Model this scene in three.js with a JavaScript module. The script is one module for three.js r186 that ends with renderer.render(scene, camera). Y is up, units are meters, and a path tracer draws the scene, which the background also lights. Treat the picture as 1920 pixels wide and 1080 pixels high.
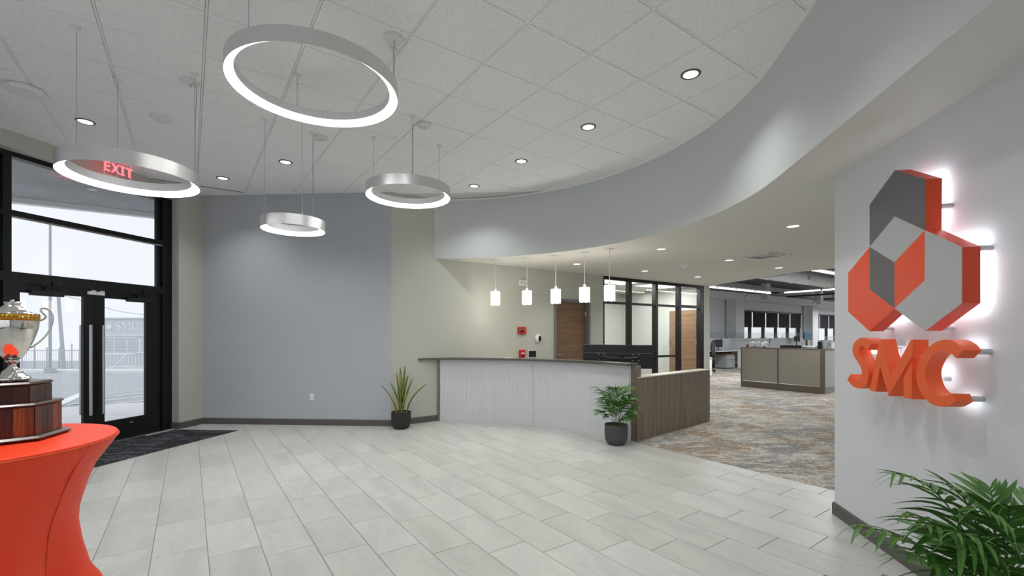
import * as THREE from 'three';
import { mergeGeometries, mergeVertices, toCreasedNormals } from 'three/addons/utils/BufferGeometryUtils.js';
import { RoundedBoxGeometry } from 'three/addons/geometries/RoundedBoxGeometry.js';
import { RectAreaLightUniformsLib } from 'three/addons/lights/RectAreaLightUniformsLib.js';
import { FontLoader } from 'three/addons/loaders/FontLoader.js';
import { TextGeometry } from 'three/addons/geometries/TextGeometry.js';

// ---------- camera, sky, exposure, light levels ----------
const scene = new THREE.Scene();
const EYE = 1.47;
const camera = new THREE.PerspectiveCamera(2 * Math.atan(540 / 850) * 180 / Math.PI, 1920 / 1080, 0.05, 400);
camera.position.set(0, EYE, 0);
camera.lookAt(0, EYE, -1);
camera.setViewOffset(1920, 1080, 0, -86, 1920, 1080);      // shift lens: verticals stay upright
scene.background = new THREE.Color().setRGB(0.86, 0.90, 0.96);   // fog-bright overcast sky
scene.backgroundIntensity = 0.82;
const renderer = new THREE.WebGLRenderer();
renderer.toneMapping = THREE.LinearToneMapping;
renderer.toneMappingExposure = 1.36;
renderer.shadowMap.enabled = true;
RectAreaLightUniformsLib.init();
const LEVEL = { ring: 23.5, down: 4.6, soffit: 3.9, pendant: 0.2, room: 19, office: 110, halo: 1.9, exit: 0.012 };
const white = new THREE.Color(0.985, 1, 0.985), cool = new THREE.Color(0.95, 0.98, 1), warm = new THREE.Color(1, 0.94, 0.84);

// ---------- helpers ----------
let seed = 12345;
const rnd = () => { seed = (seed * 1664525 + 1013904223) >>> 0; return seed / 4294967296; };
const rr = (a, b) => a + (b - a) * rnd();
const V = (x, y, z) => new THREE.Vector3(x, y, z);
const used = {};
const numbered = (n) => { if (!(n in used)) { used[n] = 0; return n; } used[n]++; return n + '_' + String(used[n]).padStart(3, '0'); };
function tag(o, label, category, group) { o.userData = { label, category }; if (group) o.userData.group = group; return o; }
function thing(name, label, category, [x, y, z] = [0, 0, 0], turn = 0, group) {
  const o = new THREE.Group(); o.name = numbered(name); scene.add(o);
  o.position.set(x, y, z); o.rotation.y = turn;
  return tag(o, label, category, group);
}
function struct(name, geo, mat) {
  const o = geo ? new THREE.Mesh(geo, mat) : new THREE.Group(); o.name = name; o.userData.kind = 'structure'; scene.add(o); return o;
}
function part(name, geo, mat, parent, label) {
  const o = new THREE.Mesh(geo, mat); o.name = name; parent.add(o); if (label) o.userData.label = label; return o;
}
const flat = (g) => (g.index ? g.toNonIndexed() : g);
function M(list) { return mergeGeometries(list.map((g) => { const f = flat(g); for (const k of Object.keys(f.attributes)) if (!['position', 'normal', 'uv'].includes(k)) f.deleteAttribute(k); return f; })); }
function metric(g0, s = 1) {                                // uv in metres by the way each face points
  const g = flat(g0), p = g.attributes.position, uv = new Float32Array(p.count * 2), a = V(), b = V(), c = V();
  for (let i = 0; i < p.count; i += 3) {
    a.fromBufferAttribute(p, i); b.fromBufferAttribute(p, i + 1); c.fromBufferAttribute(p, i + 2);
    const n = b.clone().sub(a).cross(c.clone().sub(a)), x = Math.abs(n.x), y = Math.abs(n.y), z = Math.abs(n.z);
    [a, b, c].forEach((q, k) => { const [u, v] = y >= x && y >= z ? [q.x, q.z] : x >= z ? [q.z, q.y] : [q.x, q.y]; uv[(i + k) * 2] = u * s; uv[(i + k) * 2 + 1] = v * s; });
  }
  g.setAttribute('uv', new THREE.BufferAttribute(uv, 2)); return g;
}
// box with its middle at (x, y, z), edges chamfered by r
function box(w, h, d, x = 0, y = 0, z = 0, r = 0, ry = 0, rx = 0, rz = 0) {
  const g = r > 0 ? new RoundedBoxGeometry(w, h, d, 1, Math.min(r, w / 2.01, h / 2.01, d / 2.01)) : new THREE.BoxGeometry(w, h, d);
  if (rx) g.rotateX(rx); if (rz) g.rotateZ(rz); if (ry) g.rotateY(ry);
  g.translate(x, y, z); return metric(g);
}
function cyl(r, h, x = 0, y = 0, z = 0, seg = 20, r2 = r) { const g = new THREE.CylinderGeometry(r2, r, h, seg); g.translate(x, y, z); return flat(g); }
function rod(p, q, r, seg = 8) {
  const d = q.clone().sub(p), g = new THREE.CylinderGeometry(r, r, d.length(), seg);
  g.applyQuaternion(new THREE.Quaternion().setFromUnitVectors(V(0, 1, 0), d.normalize())); g.translate((p.x + q.x) / 2, (p.y + q.y) / 2, (p.z + q.z) / 2); return flat(g);
}
function tube(pts, r, n = 24, seg = 8) { return flat(new THREE.TubeGeometry(new THREE.CatmullRomCurve3(pts), n, r, seg)); }
function lathe(pts, seg = 48, crease = 0.6) { return toCreasedNormals(new THREE.LatheGeometry(pts.map(([x, y]) => new THREE.Vector2(x, y)), seg), crease); }
function extr(shape, depth, bevel = 0, crease = 0) {
  const g = new THREE.ExtrudeGeometry(shape, { depth, bevelEnabled: bevel > 0, bevelSize: bevel, bevelThickness: bevel, bevelSegments: 1, curveSegments: 12 });
  return crease ? toCreasedNormals(g, crease) : g;
}
const poly = (pts) => new THREE.Shape(pts.map(([x, y]) => new THREE.Vector2(x, y)));
// plan points are (X, D): X to the right, D away from the camera; world z = -D
function slab(pts, y0, y1, crease = 0) { const g = extr(poly(pts), y1 - y0); g.rotateX(-Math.PI / 2); g.translate(0, y0, 0); return crease ? toCreasedNormals(g, crease) : g; }
function arcPts(cx, cd, r, a0, a1, n) { const o = []; for (let i = 0; i <= n; i++) { const a = a0 + (a1 - a0) * i / n; o.push([cx + r * Math.sin(a), cd + r * Math.cos(a)]); } return o; }
function clip(pts, nx, ny, c) {                              // keep nx*x + ny*y <= c
  const o = [];
  pts.forEach((p, i) => { const q = pts[(i + 1) % pts.length], a = nx * p[0] + ny * p[1] - c, b = nx * q[0] + ny * q[1] - c;
    if (a <= 0) o.push(p); if ((a < 0 && b > 0) || (a > 0 && b < 0)) { const t = a / (a - b); o.push([p[0] + (q[0] - p[0]) * t, p[1] + (q[1] - p[1]) * t]); } });
  return o;
}
// thin plate over a convex outline (x, z); the face (up for dir 1, down for -1) has worn-off edges
function plate(pts, yFace, yBack, bevel, uo = 0, vo = 0) {
  const dir = Math.sign(yFace - yBack), P = [], U = [], n = pts.length;
  const cx = pts.reduce((s, p) => s + p[0], 0) / n, cz = pts.reduce((s, p) => s + p[1], 0) / n;
  const inn = pts.map(([x, z]) => { const l = Math.hypot(cx - x, cz - z), k = bevel * 1.5 / l; return [x + (cx - x) * k, z + (cz - z) * k]; });
  const area = pts.reduce((s, p, i) => { const q = pts[(i + 1) % n]; return s + p[0] * q[1] - q[0] * p[1]; }, 0);
  const flip = (area > 0) === (dir > 0);
  const tri = (a, b, c) => { for (const v of flip ? [a, c, b] : [a, b, c]) { P.push(...v); U.push(v[0] + uo, v[2] + vo); } };
  for (let i = 1; i < n - 1; i++) tri([inn[0][0], yFace, inn[0][1]], [inn[i][0], yFace, inn[i][1]], [inn[i + 1][0], yFace, inn[i + 1][1]]);
  for (let i = 0; i < n; i++) { const j = (i + 1) % n, ym = yFace - dir * bevel;
    const a = [inn[i][0], yFace, inn[i][1]], b = [inn[j][0], yFace, inn[j][1]], c = [pts[j][0], ym, pts[j][1]], d = [pts[i][0], ym, pts[i][1]], e = [pts[j][0], yBack, pts[j][1]], f = [pts[i][0], yBack, pts[i][1]];
    tri(a, c, b); tri(a, d, c); tri(d, e, c); tri(d, f, e); }
  const g = new THREE.BufferGeometry(); g.setAttribute('position', new THREE.BufferAttribute(new Float32Array(P), 3)); g.setAttribute('uv', new THREE.BufferAttribute(new Float32Array(U), 2)); g.computeVertexNormals(); return g;
}
// straight wall seen from its room with p0 on the left and p1 on the right; openings in [x0, x1, y0, y1]
function wallGeo(len, y0, y1, thick, holes = []) {
  const low = holes.filter((h) => h[2] <= y0 + 1e-6).sort((a, b) => a[0] - b[0]), pts = [[0, y0]];
  for (const [a, b, , t] of low) pts.push([a, y0], [a, t], [b, t], [b, y0]);
  pts.push([len, y0], [len, y1], [0, y1]);
  const s = poly(pts.filter((p, i) => !i || p[0] !== pts[i - 1][0] || p[1] !== pts[i - 1][1]));
  for (const [a, b, c, d] of holes) if (c > y0 + 1e-6) s.holes.push(new THREE.Path([[a, c], [b, c], [b, d], [a, d]].map(([x, y]) => new THREE.Vector2(x, y))));
  const g = extr(s, thick); g.translate(0, 0, -thick); return g;
}
const turnOf = ([x0, d0], [x1, d1]) => Math.atan2(d1 - d0, x1 - x0);
function place(o, [x, d], y = 0, turn = 0) { o.position.set(x, y, -d); o.rotation.y = turn; return o; }
function wall(name, p0, p1, y0, y1, thick, mat, holes) {
  const len = Math.hypot(p1[0] - p0[0], p1[1] - p0[1]);
  return place(struct(name, wallGeo(len, y0, y1, thick, holes), mat), p0, 0, turnOf(p0, p1));
}
function baseboard(name, p0, p1) {
  const len = Math.hypot(p1[0] - p0[0], p1[1] - p0[1]), s = poly([[0, 0], [0.014, 0], [0.014, 0.085], [0.006, 0.1], [0, 0.1]]), g = extr(s, len);
  g.rotateY(Math.PI / 2); g.scale(1, 1, -1); g.index; const f = flat(g), P = f.attributes.position;   // mirrored: turn the faces back
  for (let i = 0; i < P.count; i += 3) for (const at of [f.attributes.position, f.attributes.normal, f.attributes.uv]) { const k = at.itemSize; for (let c = 0; c < k; c++) { const t = at.array[(i + 1) * k + c]; at.array[(i + 1) * k + c] = at.array[(i + 2) * k + c]; at.array[(i + 2) * k + c] = t; } }
  return place(struct(name, f, mat.base), p0, 0, turnOf(p0, p1));
}

// ---------- textures ----------
const hash = (x, y, s) => { let h = (x * 374761393 + y * 668265263 + s * 1274126177) | 0; h = Math.imul(h ^ (h >>> 13), 1274126177); return ((h ^ (h >>> 16)) >>> 0) / 4294967296; };
const mod = (a, n) => ((a % n) + n) % n;
function vn(x, y, px, py, s) {
  const ix = Math.floor(x), iy = Math.floor(y), fx = x - ix, fy = y - iy, u = fx * fx * (3 - 2 * fx), v = fy * fy * (3 - 2 * fy), h = (a, b) => hash(mod(ix + a, px), mod(iy + b, py), s);
  return (h(0, 0) * (1 - u) + h(1, 0) * u) * (1 - v) + (h(0, 1) * (1 - u) + h(1, 1) * u) * v;
}
function fbm(u, v, fx, fy, oct, s) { let t = 0, a = 0.5, n = 0; for (let i = 0; i < oct; i++) { t += a * vn(u * fx, v * fy, fx, fy, s + i); n += a; a *= 0.5; fx *= 2; fy *= 2; } return t / n; }
function tex(w, h, metresU, metresV, fn, srgb = true) {
  const d = new Uint8Array(w * h * 4);
  for (let y = 0; y < h; y++) for (let x = 0; x < w; x++) { const c = fn(x / w, y / h), i = (y * w + x) * 4; for (let k = 0; k < 3; k++) d[i + k] = Math.max(0, Math.min(255, (Array.isArray(c) ? c[k] : c) * 255)); d[i + 3] = 255; }
  const t = new THREE.DataTexture(d, w, h); t.wrapS = t.wrapT = THREE.RepeatWrapping; t.magFilter = THREE.LinearFilter; t.minFilter = THREE.LinearFilter; t.repeat.set(1 / metresU, 1 / metresV);
  if (srgb) t.colorSpace = THREE.SRGBColorSpace; t.needsUpdate = true; return t;
}
const mix = (a, b, t) => a.map((x, i) => x + (b[i] - x) * t), rgb = (r, g, b) => [r / 255, g / 255, b / 255];
const sm = (a, b, x) => { const t = Math.max(0, Math.min(1, (x - a) / (b - a))); return t * t * (3 - 2 * t); };
const T = {};
T.stone = tex(1024, 1024, 2.4, 2.4, (u, v) => { const w = fbm(u, v, 3, 3, 4, 2), a = fbm(u + 0.12 * w, v + 0.3 * w, 14, 4, 5, 5), f = fbm(u, v, 90, 90, 2, 9), vein = Math.pow(1 - Math.abs(2 * fbm(u + 0.2 * w, v + 0.1 * w, 9, 3, 4, 31) - 1), 10);
  return mix(mix(rgb(203, 203, 200), rgb(214, 214, 211), sm(0.3, 0.7, a)), rgb(224, 223, 219), 0.4 * vein).map((x) => x + (f - 0.5) * 0.03); });
T.carpet = tex(2048, 2048, 5, 5, (u, v) => { const w = fbm(u, v, 8, 8, 3, 3), a = fbm(u + 0.02 * w, v, 9, 11, 6, 11), b = fbm(u, v + 0.02 * w, 10, 12, 6, 23), c = fbm(u, v, 50, 130, 3, 41), f = fbm(u, v, 340, 340, 2, 51);
  let k = mix(rgb(172, 166, 157), rgb(146, 130, 112), sm(0.44, 0.6, a + (c - 0.5) * 0.7)); k = mix(k, rgb(128, 129, 131), 0.8 * sm(0.5, 0.64, b + (c - 0.5) * 0.75)); k = mix(k, rgb(190, 185, 177), 0.7 * sm(0.52, 0.66, fbm(u, v, 24, 60, 4, 71))); return k.map((x) => x * (0.72 + 0.56 * f)); });
T.mat = tex(1024, 1024, 1.5, 1.5, (u, v) => { const a = fbm(u, v, 10, 30, 5, 3) * 0.6 + 0.4 * fbm(u, v, 60, 90, 3, 13), f = fbm(u, v, 200, 200, 2, 8), k = sm(0.46, 0.64, a); return mix(rgb(24, 25, 28), rgb(86, 89, 96), k * 0.9).map((x) => x * (0.6 + 0.8 * f)); });
T.pile = tex(512, 512, 0.5, 0.5, (u, v) => fbm(u, v, 128, 128, 2, 77), false);
T.paint = tex(512, 512, 0.6, 0.6, (u, v) => fbm(u, v, 60, 60, 3, 71), false);
T.board = tex(512, 512, 0.6, 0.6, (u, v) => { const a = fbm(u, v, 120, 120, 2, 91), p = sm(0.62, 0.72, fbm(u, v, 70, 70, 2, 95)); return 0.6 + 0.3 * a - 0.5 * p; }, false);
T.boardColor = tex(512, 512, 0.6, 0.6, (u, v) => { const a = fbm(u, v, 120, 120, 2, 91), p = sm(0.6, 0.74, fbm(u, v, 70, 70, 2, 95)); return mix(rgb(250, 250, 250), rgb(222, 223, 223), 0.4 * p + 0.3 * a); });
const grain = (u, v, s) => { const w = fbm(u, v, 3, 2, 3, s), r = fbm(u + 0.05 * w, v, 26, 2, 4, s + 4), f = fbm(u, v, 160, 6, 3, s + 9); return 0.6 * r + 0.4 * f; };
T.greyWood = tex(1024, 512, 1.2, 1.6, (u, v) => { const g = grain(u, v, 5), b = vn(u * 18, 0, 18, 1, 44); return mix(rgb(116, 104, 88), rgb(137, 123, 105), sm(0.3, 0.7, g)).map((x) => x * (0.97 + 0.06 * b)); });
T.doorWood = tex(512, 1024, 1.6, 1.2, (u, v) => { const g = grain(v, u, 17), b = vn(v * 40, 0, 40, 1, 61); return mix(rgb(116, 90, 66), rgb(134, 106, 80), sm(0.3, 0.7, g)).map((x) => x * (0.98 + 0.04 * b)); });
T.walnut = tex(512, 1024, 0.12, 0.3, (u, v) => { const w = fbm(u, v, 2, 2, 3, 2), r = Math.abs(Math.sin((u * 4 + 0.7 * w + 0.25 * fbm(u, v, 2, 3, 2, 6)) * Math.PI * 2)), f = fbm(u, v, 60, 4, 3, 8); return mix(rgb(112, 68, 40), rgb(176, 116, 72), 0.5 * r + 0.5 * f); });
T.brush = tex(512, 512, 0.2, 0.2, (u, v) => 0.5 * fbm(u, v, 4, 220, 2, 3) + 0.5 * fbm(u, v, 2, 90, 2, 6), false);
T.concrete = tex(512, 512, 3, 3, (u, v) => { const a = fbm(u, v, 5, 5, 6, 4), f = fbm(u, v, 120, 120, 2, 5); return mix(rgb(150, 152, 155), rgb(178, 180, 183), a).map((x) => x + (f - 0.5) * 0.06); });
T.hazePaleAsphalt = tex(512, 512, 4, 4, (u, v) => { const a = fbm(u, v, 4, 4, 5, 14), f = fbm(u, v, 160, 160, 2, 15); return mix(rgb(184, 187, 191), rgb(200, 203, 207), a).map((x) => x + (f - 0.5) * 0.08); });  // outdoor haze is put into this pale ground colour
T.fabric = tex(512, 512, 0.25, 0.25, (u, v) => { const a = fbm(u, v, 128, 4, 2, 1), b = fbm(u, v, 4, 128, 2, 2); return mix(rgb(150, 143, 133), rgb(178, 171, 160), 0.5 * a + 0.5 * b); });
T.leaf = tex(256, 512, 1, 1, (u, v) => { const m = Math.abs(u - 0.5) * 2, n = fbm(u, v, 6, 60, 3, 3), k = sm(0.42, 0.6, n); let c = mix(rgb(38, 62, 34), rgb(112, 134, 88), k); return mix(c, rgb(206, 198, 96), sm(0.62, 0.8, m + 0.12 * (n - 0.5))); });
T.frond = tex(256, 256, 1, 1, (u, v) => { const m = Math.abs(v - 0.5) * 2, n = fbm(u, v, 3, 24, 3, 5), y = sm(0.66, 0.8, fbm(u, v, 4, 4, 3, 9)); return mix(mix(rgb(54, 100, 38), rgb(92, 142, 56), n), rgb(150, 158, 78), 0.45 * y).map((x) => x * (0.92 + 0.1 * sm(0, 0.15, m))); });
T.soil = tex(256, 256, 0.2, 0.2, (u, v) => mix(rgb(52, 34, 26), rgb(96, 66, 50), fbm(u, v, 24, 24, 3, 6)));
T.ornament = tex(512, 128, 1, 1, (u, v) => { const a = fbm(u, v, 60, 6, 2, 21), s = Math.sin(u * Math.PI * 2 * 40 + 3 * Math.sin(v * 6.28)) * Math.sin(v * Math.PI * 3); return 0.5 * a + 0.25 + 0.25 * s; }, false);

// ---------- materials ----------
const std = (color, roughness = 0.6, o = {}) => new THREE.MeshStandardMaterial({ color, roughness, ...o });
const phy = (color, roughness = 0.6, o = {}) => new THREE.MeshPhysicalMaterial({ color, roughness, ...o });
const paint = (c) => std(c, 0.82, { bumpMap: T.paint, bumpScale: 0.0006 });
const mat = {
  offWhite: paint('#bbbdb4'), accent: paint('#b5babf'), signWall: paint('#d6d8db'), bandFace: paint('#d0d4d3'), band: paint('#dcdcd5'), officeWhite: paint('#dcdee1'), base: std('#5a5856', 0.55), deck: paint('#6b6d70'),
  grout: std('#a09f9b', 0.9), board: std('#ffffff', 0.92, { map: T.boardColor, bumpMap: T.board, bumpScale: 0.0012 }), tee: std('#f2f3f2', 0.5), plenum: std('#dcdddc', 0.9),
  carpet: std('#ffffff', 0.97, { map: T.carpet, bumpMap: T.pile, bumpScale: 0.003 }), matCarpet: std('#ffffff', 0.97, { map: T.mat, bumpMap: T.pile, bumpScale: 0.004 }),
  black: std('#0e0f11', 0.42), blackFrame: std('#121315', 0.38, { metalness: 0.3 }), bronze: std('#1d1a17', 0.4, { metalness: 0.3 }), glass: phy('#ffffff', 0, { transmission: 1, thickness: 0, ior: 1.5 }),
  screenGlass: phy('#f6faf9', 0, { transmission: 1, thickness: 0, ior: 1.5 }), spandrel: phy('#26303a', 0.15, { clearcoat: 1, clearcoatRoughness: 0.05 }),
  alu: std('#dcdcdb', 0.38, { metalness: 0.85, bumpMap: T.brush, bumpScale: 0.0003 }), aluIn: std('#d9dadb', 0.45, { metalness: 0.6 }), steel: std('#c4c6c8', 0.24, { metalness: 1 }), cable: std('#b3b4b4', 0.5),
  whitePlastic: std('#e4e5e4', 0.45), greyTrim: std('#8f8b88', 0.4), darkTrim: std('#5f5a57', 0.45), cord: std('#a9abac', 0.5),
  greyWood: std('#ffffff', 0.5, { map: T.greyWood }), doorWood: std('#ffffff', 0.45, { map: T.doorWood }), counter: std('#5f5c57', 0.3), wingTop: std('#d2cabd', 0.4), deskWhite: std('#d9dadd', 0.5),
  hollowMetal: std('#77797c', 0.45), concrete: std('#ffffff', 0.9, { map: T.concrete, bumpMap: T.concrete, bumpScale: 0.003 }), hazePaleAsphalt: std('#ffffff', 0.95, { map: T.hazePaleAsphalt }), walk: std('#f0f1f2', 0.9),
  silver: std('#efece6', 0.07, { metalness: 1 }), gold: std('#c79a3c', 0.25, { metalness: 1, bumpMap: T.ornament, bumpScale: 0.008 }),
  orange: std('#f4542a', 0.62), signOrange: std('#ee5026', 0.45), signSide: std('#e04822', 0.45), signDark: std('#6a6a6c', 0.5, { metalness: 0.2 }), signLight: std('#b9babb', 0.5, { metalness: 0.2 }),
  potBlack: std('#2a2827', 0.6), potGrey: std('#4b4d4e', 0.62), soil: std('#ffffff', 1, { map: T.soil }), red: std('#c8202c', 0.4), dark: std('#161718', 0.35), green: std('#2b7a4b', 0.4),
  leaf: std('#ffffff', 0.45, { map: T.leaf, side: THREE.DoubleSide }), palm: phy('#ffffff', 0.42, { map: T.frond, side: THREE.DoubleSide }), stem: std('#47682f', 0.6),
  brownFrame: std('#6f6455', 0.5), fabric: std('#ffffff', 0.95, { map: T.fabric }), fabricLight: std('#cfd0d2', 0.9), laminate: std('#dfe0e1', 0.45), greyMetal: std('#9c9fa1', 0.45), paper: std('#f2f3f4', 0.8), mesh: std('#3b3e42', 0.8), blind: std('#1b1c1e', 0.85),
  duct: std('#d2d4d6', 0.7), hazePaleWall: std('#dfe3e7', 0.9), hazePaleGlass: std('#d6dbe1', 0.5), farWhite: std('#fafbfc', 0.8), pole: std('#b4b8be', 0.7), peg: std('#c3c6c8', 0.5), letterOrange: std('#f2642c', 0.45), fence: std('#c2c6cb', 0.7), linePaint: std('#ffffff', 0.8),  // far wall, far glass, pole and fence colours paled to stand in for haze
};
const glow = (c, k) => new THREE.MeshStandardMaterial({ color: '#ffffff', roughness: 0.5, emissive: new THREE.Color(c), emissiveIntensity: k });
const led = glow('#fffdf8', 1.6), lampGlow = glow('#fffaf0', 1.5), officeGlow = glow('#ffffff', 1.4), shadeGlow = glow('#fff3e2', 1.25), exitGlow = glow('#ff1030', 0.85), exitEdge = glow('#ff5f86', 0.3), screenGlow = new THREE.MeshStandardMaterial({ color: '#1c2a34', roughness: 0.3, emissive: new THREE.Color('#5f8096'), emissiveIntensity: 0.3 }), haloGlow = glow('#eaf2ff', 1.2);
function area(parent, w, h, k, c, [x, y, z], rx = -Math.PI / 2, ry = 0) {
  const l = new THREE.RectAreaLight(c, k, w, h); l.position.set(x, y, z); l.rotation.set(rx, ry, 0, 'YXZ'); l.castShadow = true; parent.add(l); return l;
}

// ---------- plan of the place (X right, D away) ----------
const th = 12.25 * Math.PI / 180, K = [-5.058, 7.42], front = (q) => [K[0] - q * Math.sin(th), K[1] - q * Math.cos(th)];
const Q = [-1.92, 7.222], rec = (t) => [Q[0] + 0.8241 * t, Q[1] + 0.5664 * t], recTurn = turnOf(rec(0), rec(1));
const S0 = [2.631, 3.697], sg = 9.2 * Math.PI / 180, side = (s) => [S0[0] - s * Math.sin(sg), S0[1] - s * Math.cos(sg)];
const AB = (a, b) => [-0.5664 * a + 0.8241 * b, 0.8241 * a + 0.5664 * b], abTurn = turnOf(AB(0, 0), AB(0, 1));
const TG = 35.5 * Math.PI / 180;                              // turn of the floor and ceiling grids; grid x = b, grid z = -a
const HIGH = 3.735, LOW = 2.743, TOP = 4.0, C0 = [-1.19, 4.25], RS = 3.395;

// floor of stone tiles
const floor = place(struct('floor', null), [0, 0], 0, TG);
{
  const basePts = [front(-0.3), front(10.2), [1.9, -2.6], [2.9, 3.7], [3.62, 3.9], [3.15, 4.1], [1.63, 6.3], [2.0, 7.0], [4.5, 11.8], rec(0.5)].map(([x, d]) => [x, d]);
  const sub = slab(basePts, -0.16, -0.006); sub.rotateY(-TG);
  part('grout_bed', sub, mat.grout, floor);
  part('tile_field', metric(slab([front(10), front(3.2), [-3.4, 2.42], [2.6, 2.42], [1.75, -2.5]], -0.02, -0.0008)).rotateY(-TG), std('#ebebe9', 0.4, { map: T.stone }), floor);
  const tones = ['#e2e2df', '#e7e7e5', '#e0e0dd', '#e5e5e3'].map((c) => std(c, 0.4, { map: T.stone, roughness: 0.4 }));
  const c = Math.cos(TG), s = Math.sin(TG), toGrid = ([X, D]) => [c * X + s * D, -(-s * X + c * D)];      // (grid x, grid z)
  const shared = [0, 1, 2, 3, 4, 5].map((k) => plate([[-0.1509, -0.303], [0.1509, -0.303], [0.1509, 0.303], [-0.1509, 0.303]], 0, -0.0055, 0.0012, k * 0.47, k * 0.83));
  const E = [toGrid(front(0.6)), toGrid(front(3.6))];
  const lineOf = (p, q, inside) => { let nx = q[1] - p[1], ny = p[0] - q[0]; let k = nx * p[0] + ny * p[1]; if (nx * inside[0] + ny * inside[1] > k) { nx = -nx; ny = -ny; k = -k; } const l = Math.hypot(nx, ny); return [nx / l, ny / l, k / l]; };
  const mid = toGrid([-1.5, 4.5]), cuts = [lineOf(toGrid(front(0)), toGrid(front(4)), mid), lineOf(toGrid(K), toGrid(Q), mid)].map(([a, b, k], i) => [a, b, k + (i === 0 ? 0.13 : 0.6)]);
  cuts.push([1, 0, 4.93]);
  let n = 0; const rest = [];
  for (let k = -14; k < 18; k++) for (let j = -6; j < 16; j++) {
    const b0 = -0.2005 + 0.3058 * k, a0 = mod(3.785 - 0.2033 * k, 0.61) + 0.61 * j, x = b0 + 0.1529, z = -(a0 + 0.305);
    const X = c * x + s * z, D = -(-s * x + c * z) ;
    if (D < 2.45 || Math.abs(X) > 1.13 * D + 1.5 || (Math.hypot(X - C0[0], D - C0[1]) > 3.75 && X > -1.2 && D > 5.9) || (D < 6.7 && (X - -4.163) < 0.2217 * (D - 6.884) - 0.42)) continue;
    let pts = [[x - 0.1509, z - 0.303], [x + 0.1509, z - 0.303], [x + 0.1509, z + 0.303], [x - 0.1509, z + 0.303]], cut = false;
    for (const [nx, ny, q] of cuts) { if (pts.some((p) => nx * p[0] + ny * p[1] > q + 1e-4)) { cut = true; pts = clip(pts, nx, ny, q); if (pts.length < 3) break; } }
    if (pts.length < 3) continue;
    if (n >= 300) { rest.push(plate(pts, 0, -0.0055, 0.0012, k * 0.47, j * 0.83)); continue; }
    const v = Math.floor(rnd() * 6), m = tones[Math.floor(rnd() * 4)]; n++;
    if (!cut) { const o = part('tile', shared[v], m, floor); o.position.set(x, 0, z); if (rnd() < 0.5) o.rotation.y = Math.PI; } else part('tile', plate(pts, 0, -0.0055, 0.0012, v * 0.47, v * 0.83), m, floor);
  }
  if (rest.length) part('far_tiles', M(rest), tones[0], floor).userData.kind = 'stuff';
}
// office carpet
{
  const e0 = 4.93, c = Math.cos(TG), s = Math.sin(TG), edge = (a) => [c * e0 - s * a, s * e0 + c * a];
  const pts = [edge(1.25), edge(4.42), [1.75, 6.3], rec(3.6), AB(7.0, 7.0), AB(12.6, 7.0), AB(12.6, 37), AB(1.0, 37), AB(1.0, 5.0)];
  const g = slab(pts, -0.16, 0.001); const o = struct('floor_carpet', metric(g), mat.carpet); o.userData.label = undefined; delete o.userData.label;
}
// entrance mat
{
  const m0 = front(0.5), pts = [[m0[0] + 0.02, m0[1]], [-4.163, 6.884], [-4.163 - 0.2217 * 3.2, 6.884 - 3.2], [front(3.6)[0] + 0.02, 3.75]];
  tag(part(numbered('entrance_mat'), metric(slab(pts, 0.0005, 0.008)), mat.matCarpet, scene), 'dark charcoal streaked walk-off mat inside the glass double doors', 'mat');
}

// ---------- walls ----------
const SFW = 3.55;                                             // storefront width
wall('wall_front', front(10.2), front(0), 0, TOP, 0.3, mat.offWhite, [[0.6, 5.8, 0, 3.545], [10.2 - 0.5 - SFW, 10.2 - 0.425, 0, 3.545]]);
wall('wall_back', [K[0] - 0.0, K[1]], Q, 0, TOP, 0.2, mat.accent);
wall('wall_reception', Q, rec(8.78), 0, TOP, 0.14, mat.offWhite, [[3.40, 4.30, 0, 2.135], [4.75, 8.52, 0, 2.742]]);
wall('wall_right', side(0), side(6.4), 0, TOP, 0.2, mat.signWall);
wall('wall_rear', side(6.3), front(10.1), 0, TOP, 0.2, mat.offWhite, [[0.5, 8.0, 0, 3.55]]);
for (const [nm, p, q, x0, x1, y0, y1] of [['window_5', side(6.3), front(10.1), 0.5, 8.0, 0, 3.55], ['window_6', front(10.2), front(0), 0.6, 5.8, 0, 3.545]]) {   // unseen glazing added behind the camera for daylight fill
  const w = place(struct(nm, null), p, 0, turnOf(p, q)), n = 4, l = (x1 - x0) / n;
  for (let i = 0; i <= n; i++) part('mullion', box(0.07, y1 - y0, 0.11, x0 + i * l + (i ? (i === n ? -0.035 : 0) : 0.035), (y0 + y1) / 2, -0.12), mat.blackFrame, w);
  for (const y of [y0 + 0.035, 2.15, y1 - 0.035]) part('transom', box(x1 - x0 - 0.14, 0.07, 0.1, (x0 + x1) / 2, y, -0.12), mat.blackFrame, w);
  for (let i = 0; i < n; i++) part('pane', box(l - 0.07, y1 - y0 - 0.1, 0.001, x0 + (i + 0.5) * l, (y0 + y1) / 2, -0.12), mat.glass, w);
}
baseboard('baseboard_back', K, Q);
baseboard('baseboard_reception', Q, rec(0.83));
baseboard('baseboard_front', front(0.425), front(0));
baseboard('baseboard_right', side(-0.012), side(6.3));
{ // end of the baseboard at the wall corner and in the door reveal
  const o = struct('trim_2', box(0.014, 0.1, 0.13, 0.0, 0.05, -0.065), mat.base); place(o, front(0.432), 0, turnOf(front(1), front(0)));
}
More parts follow.
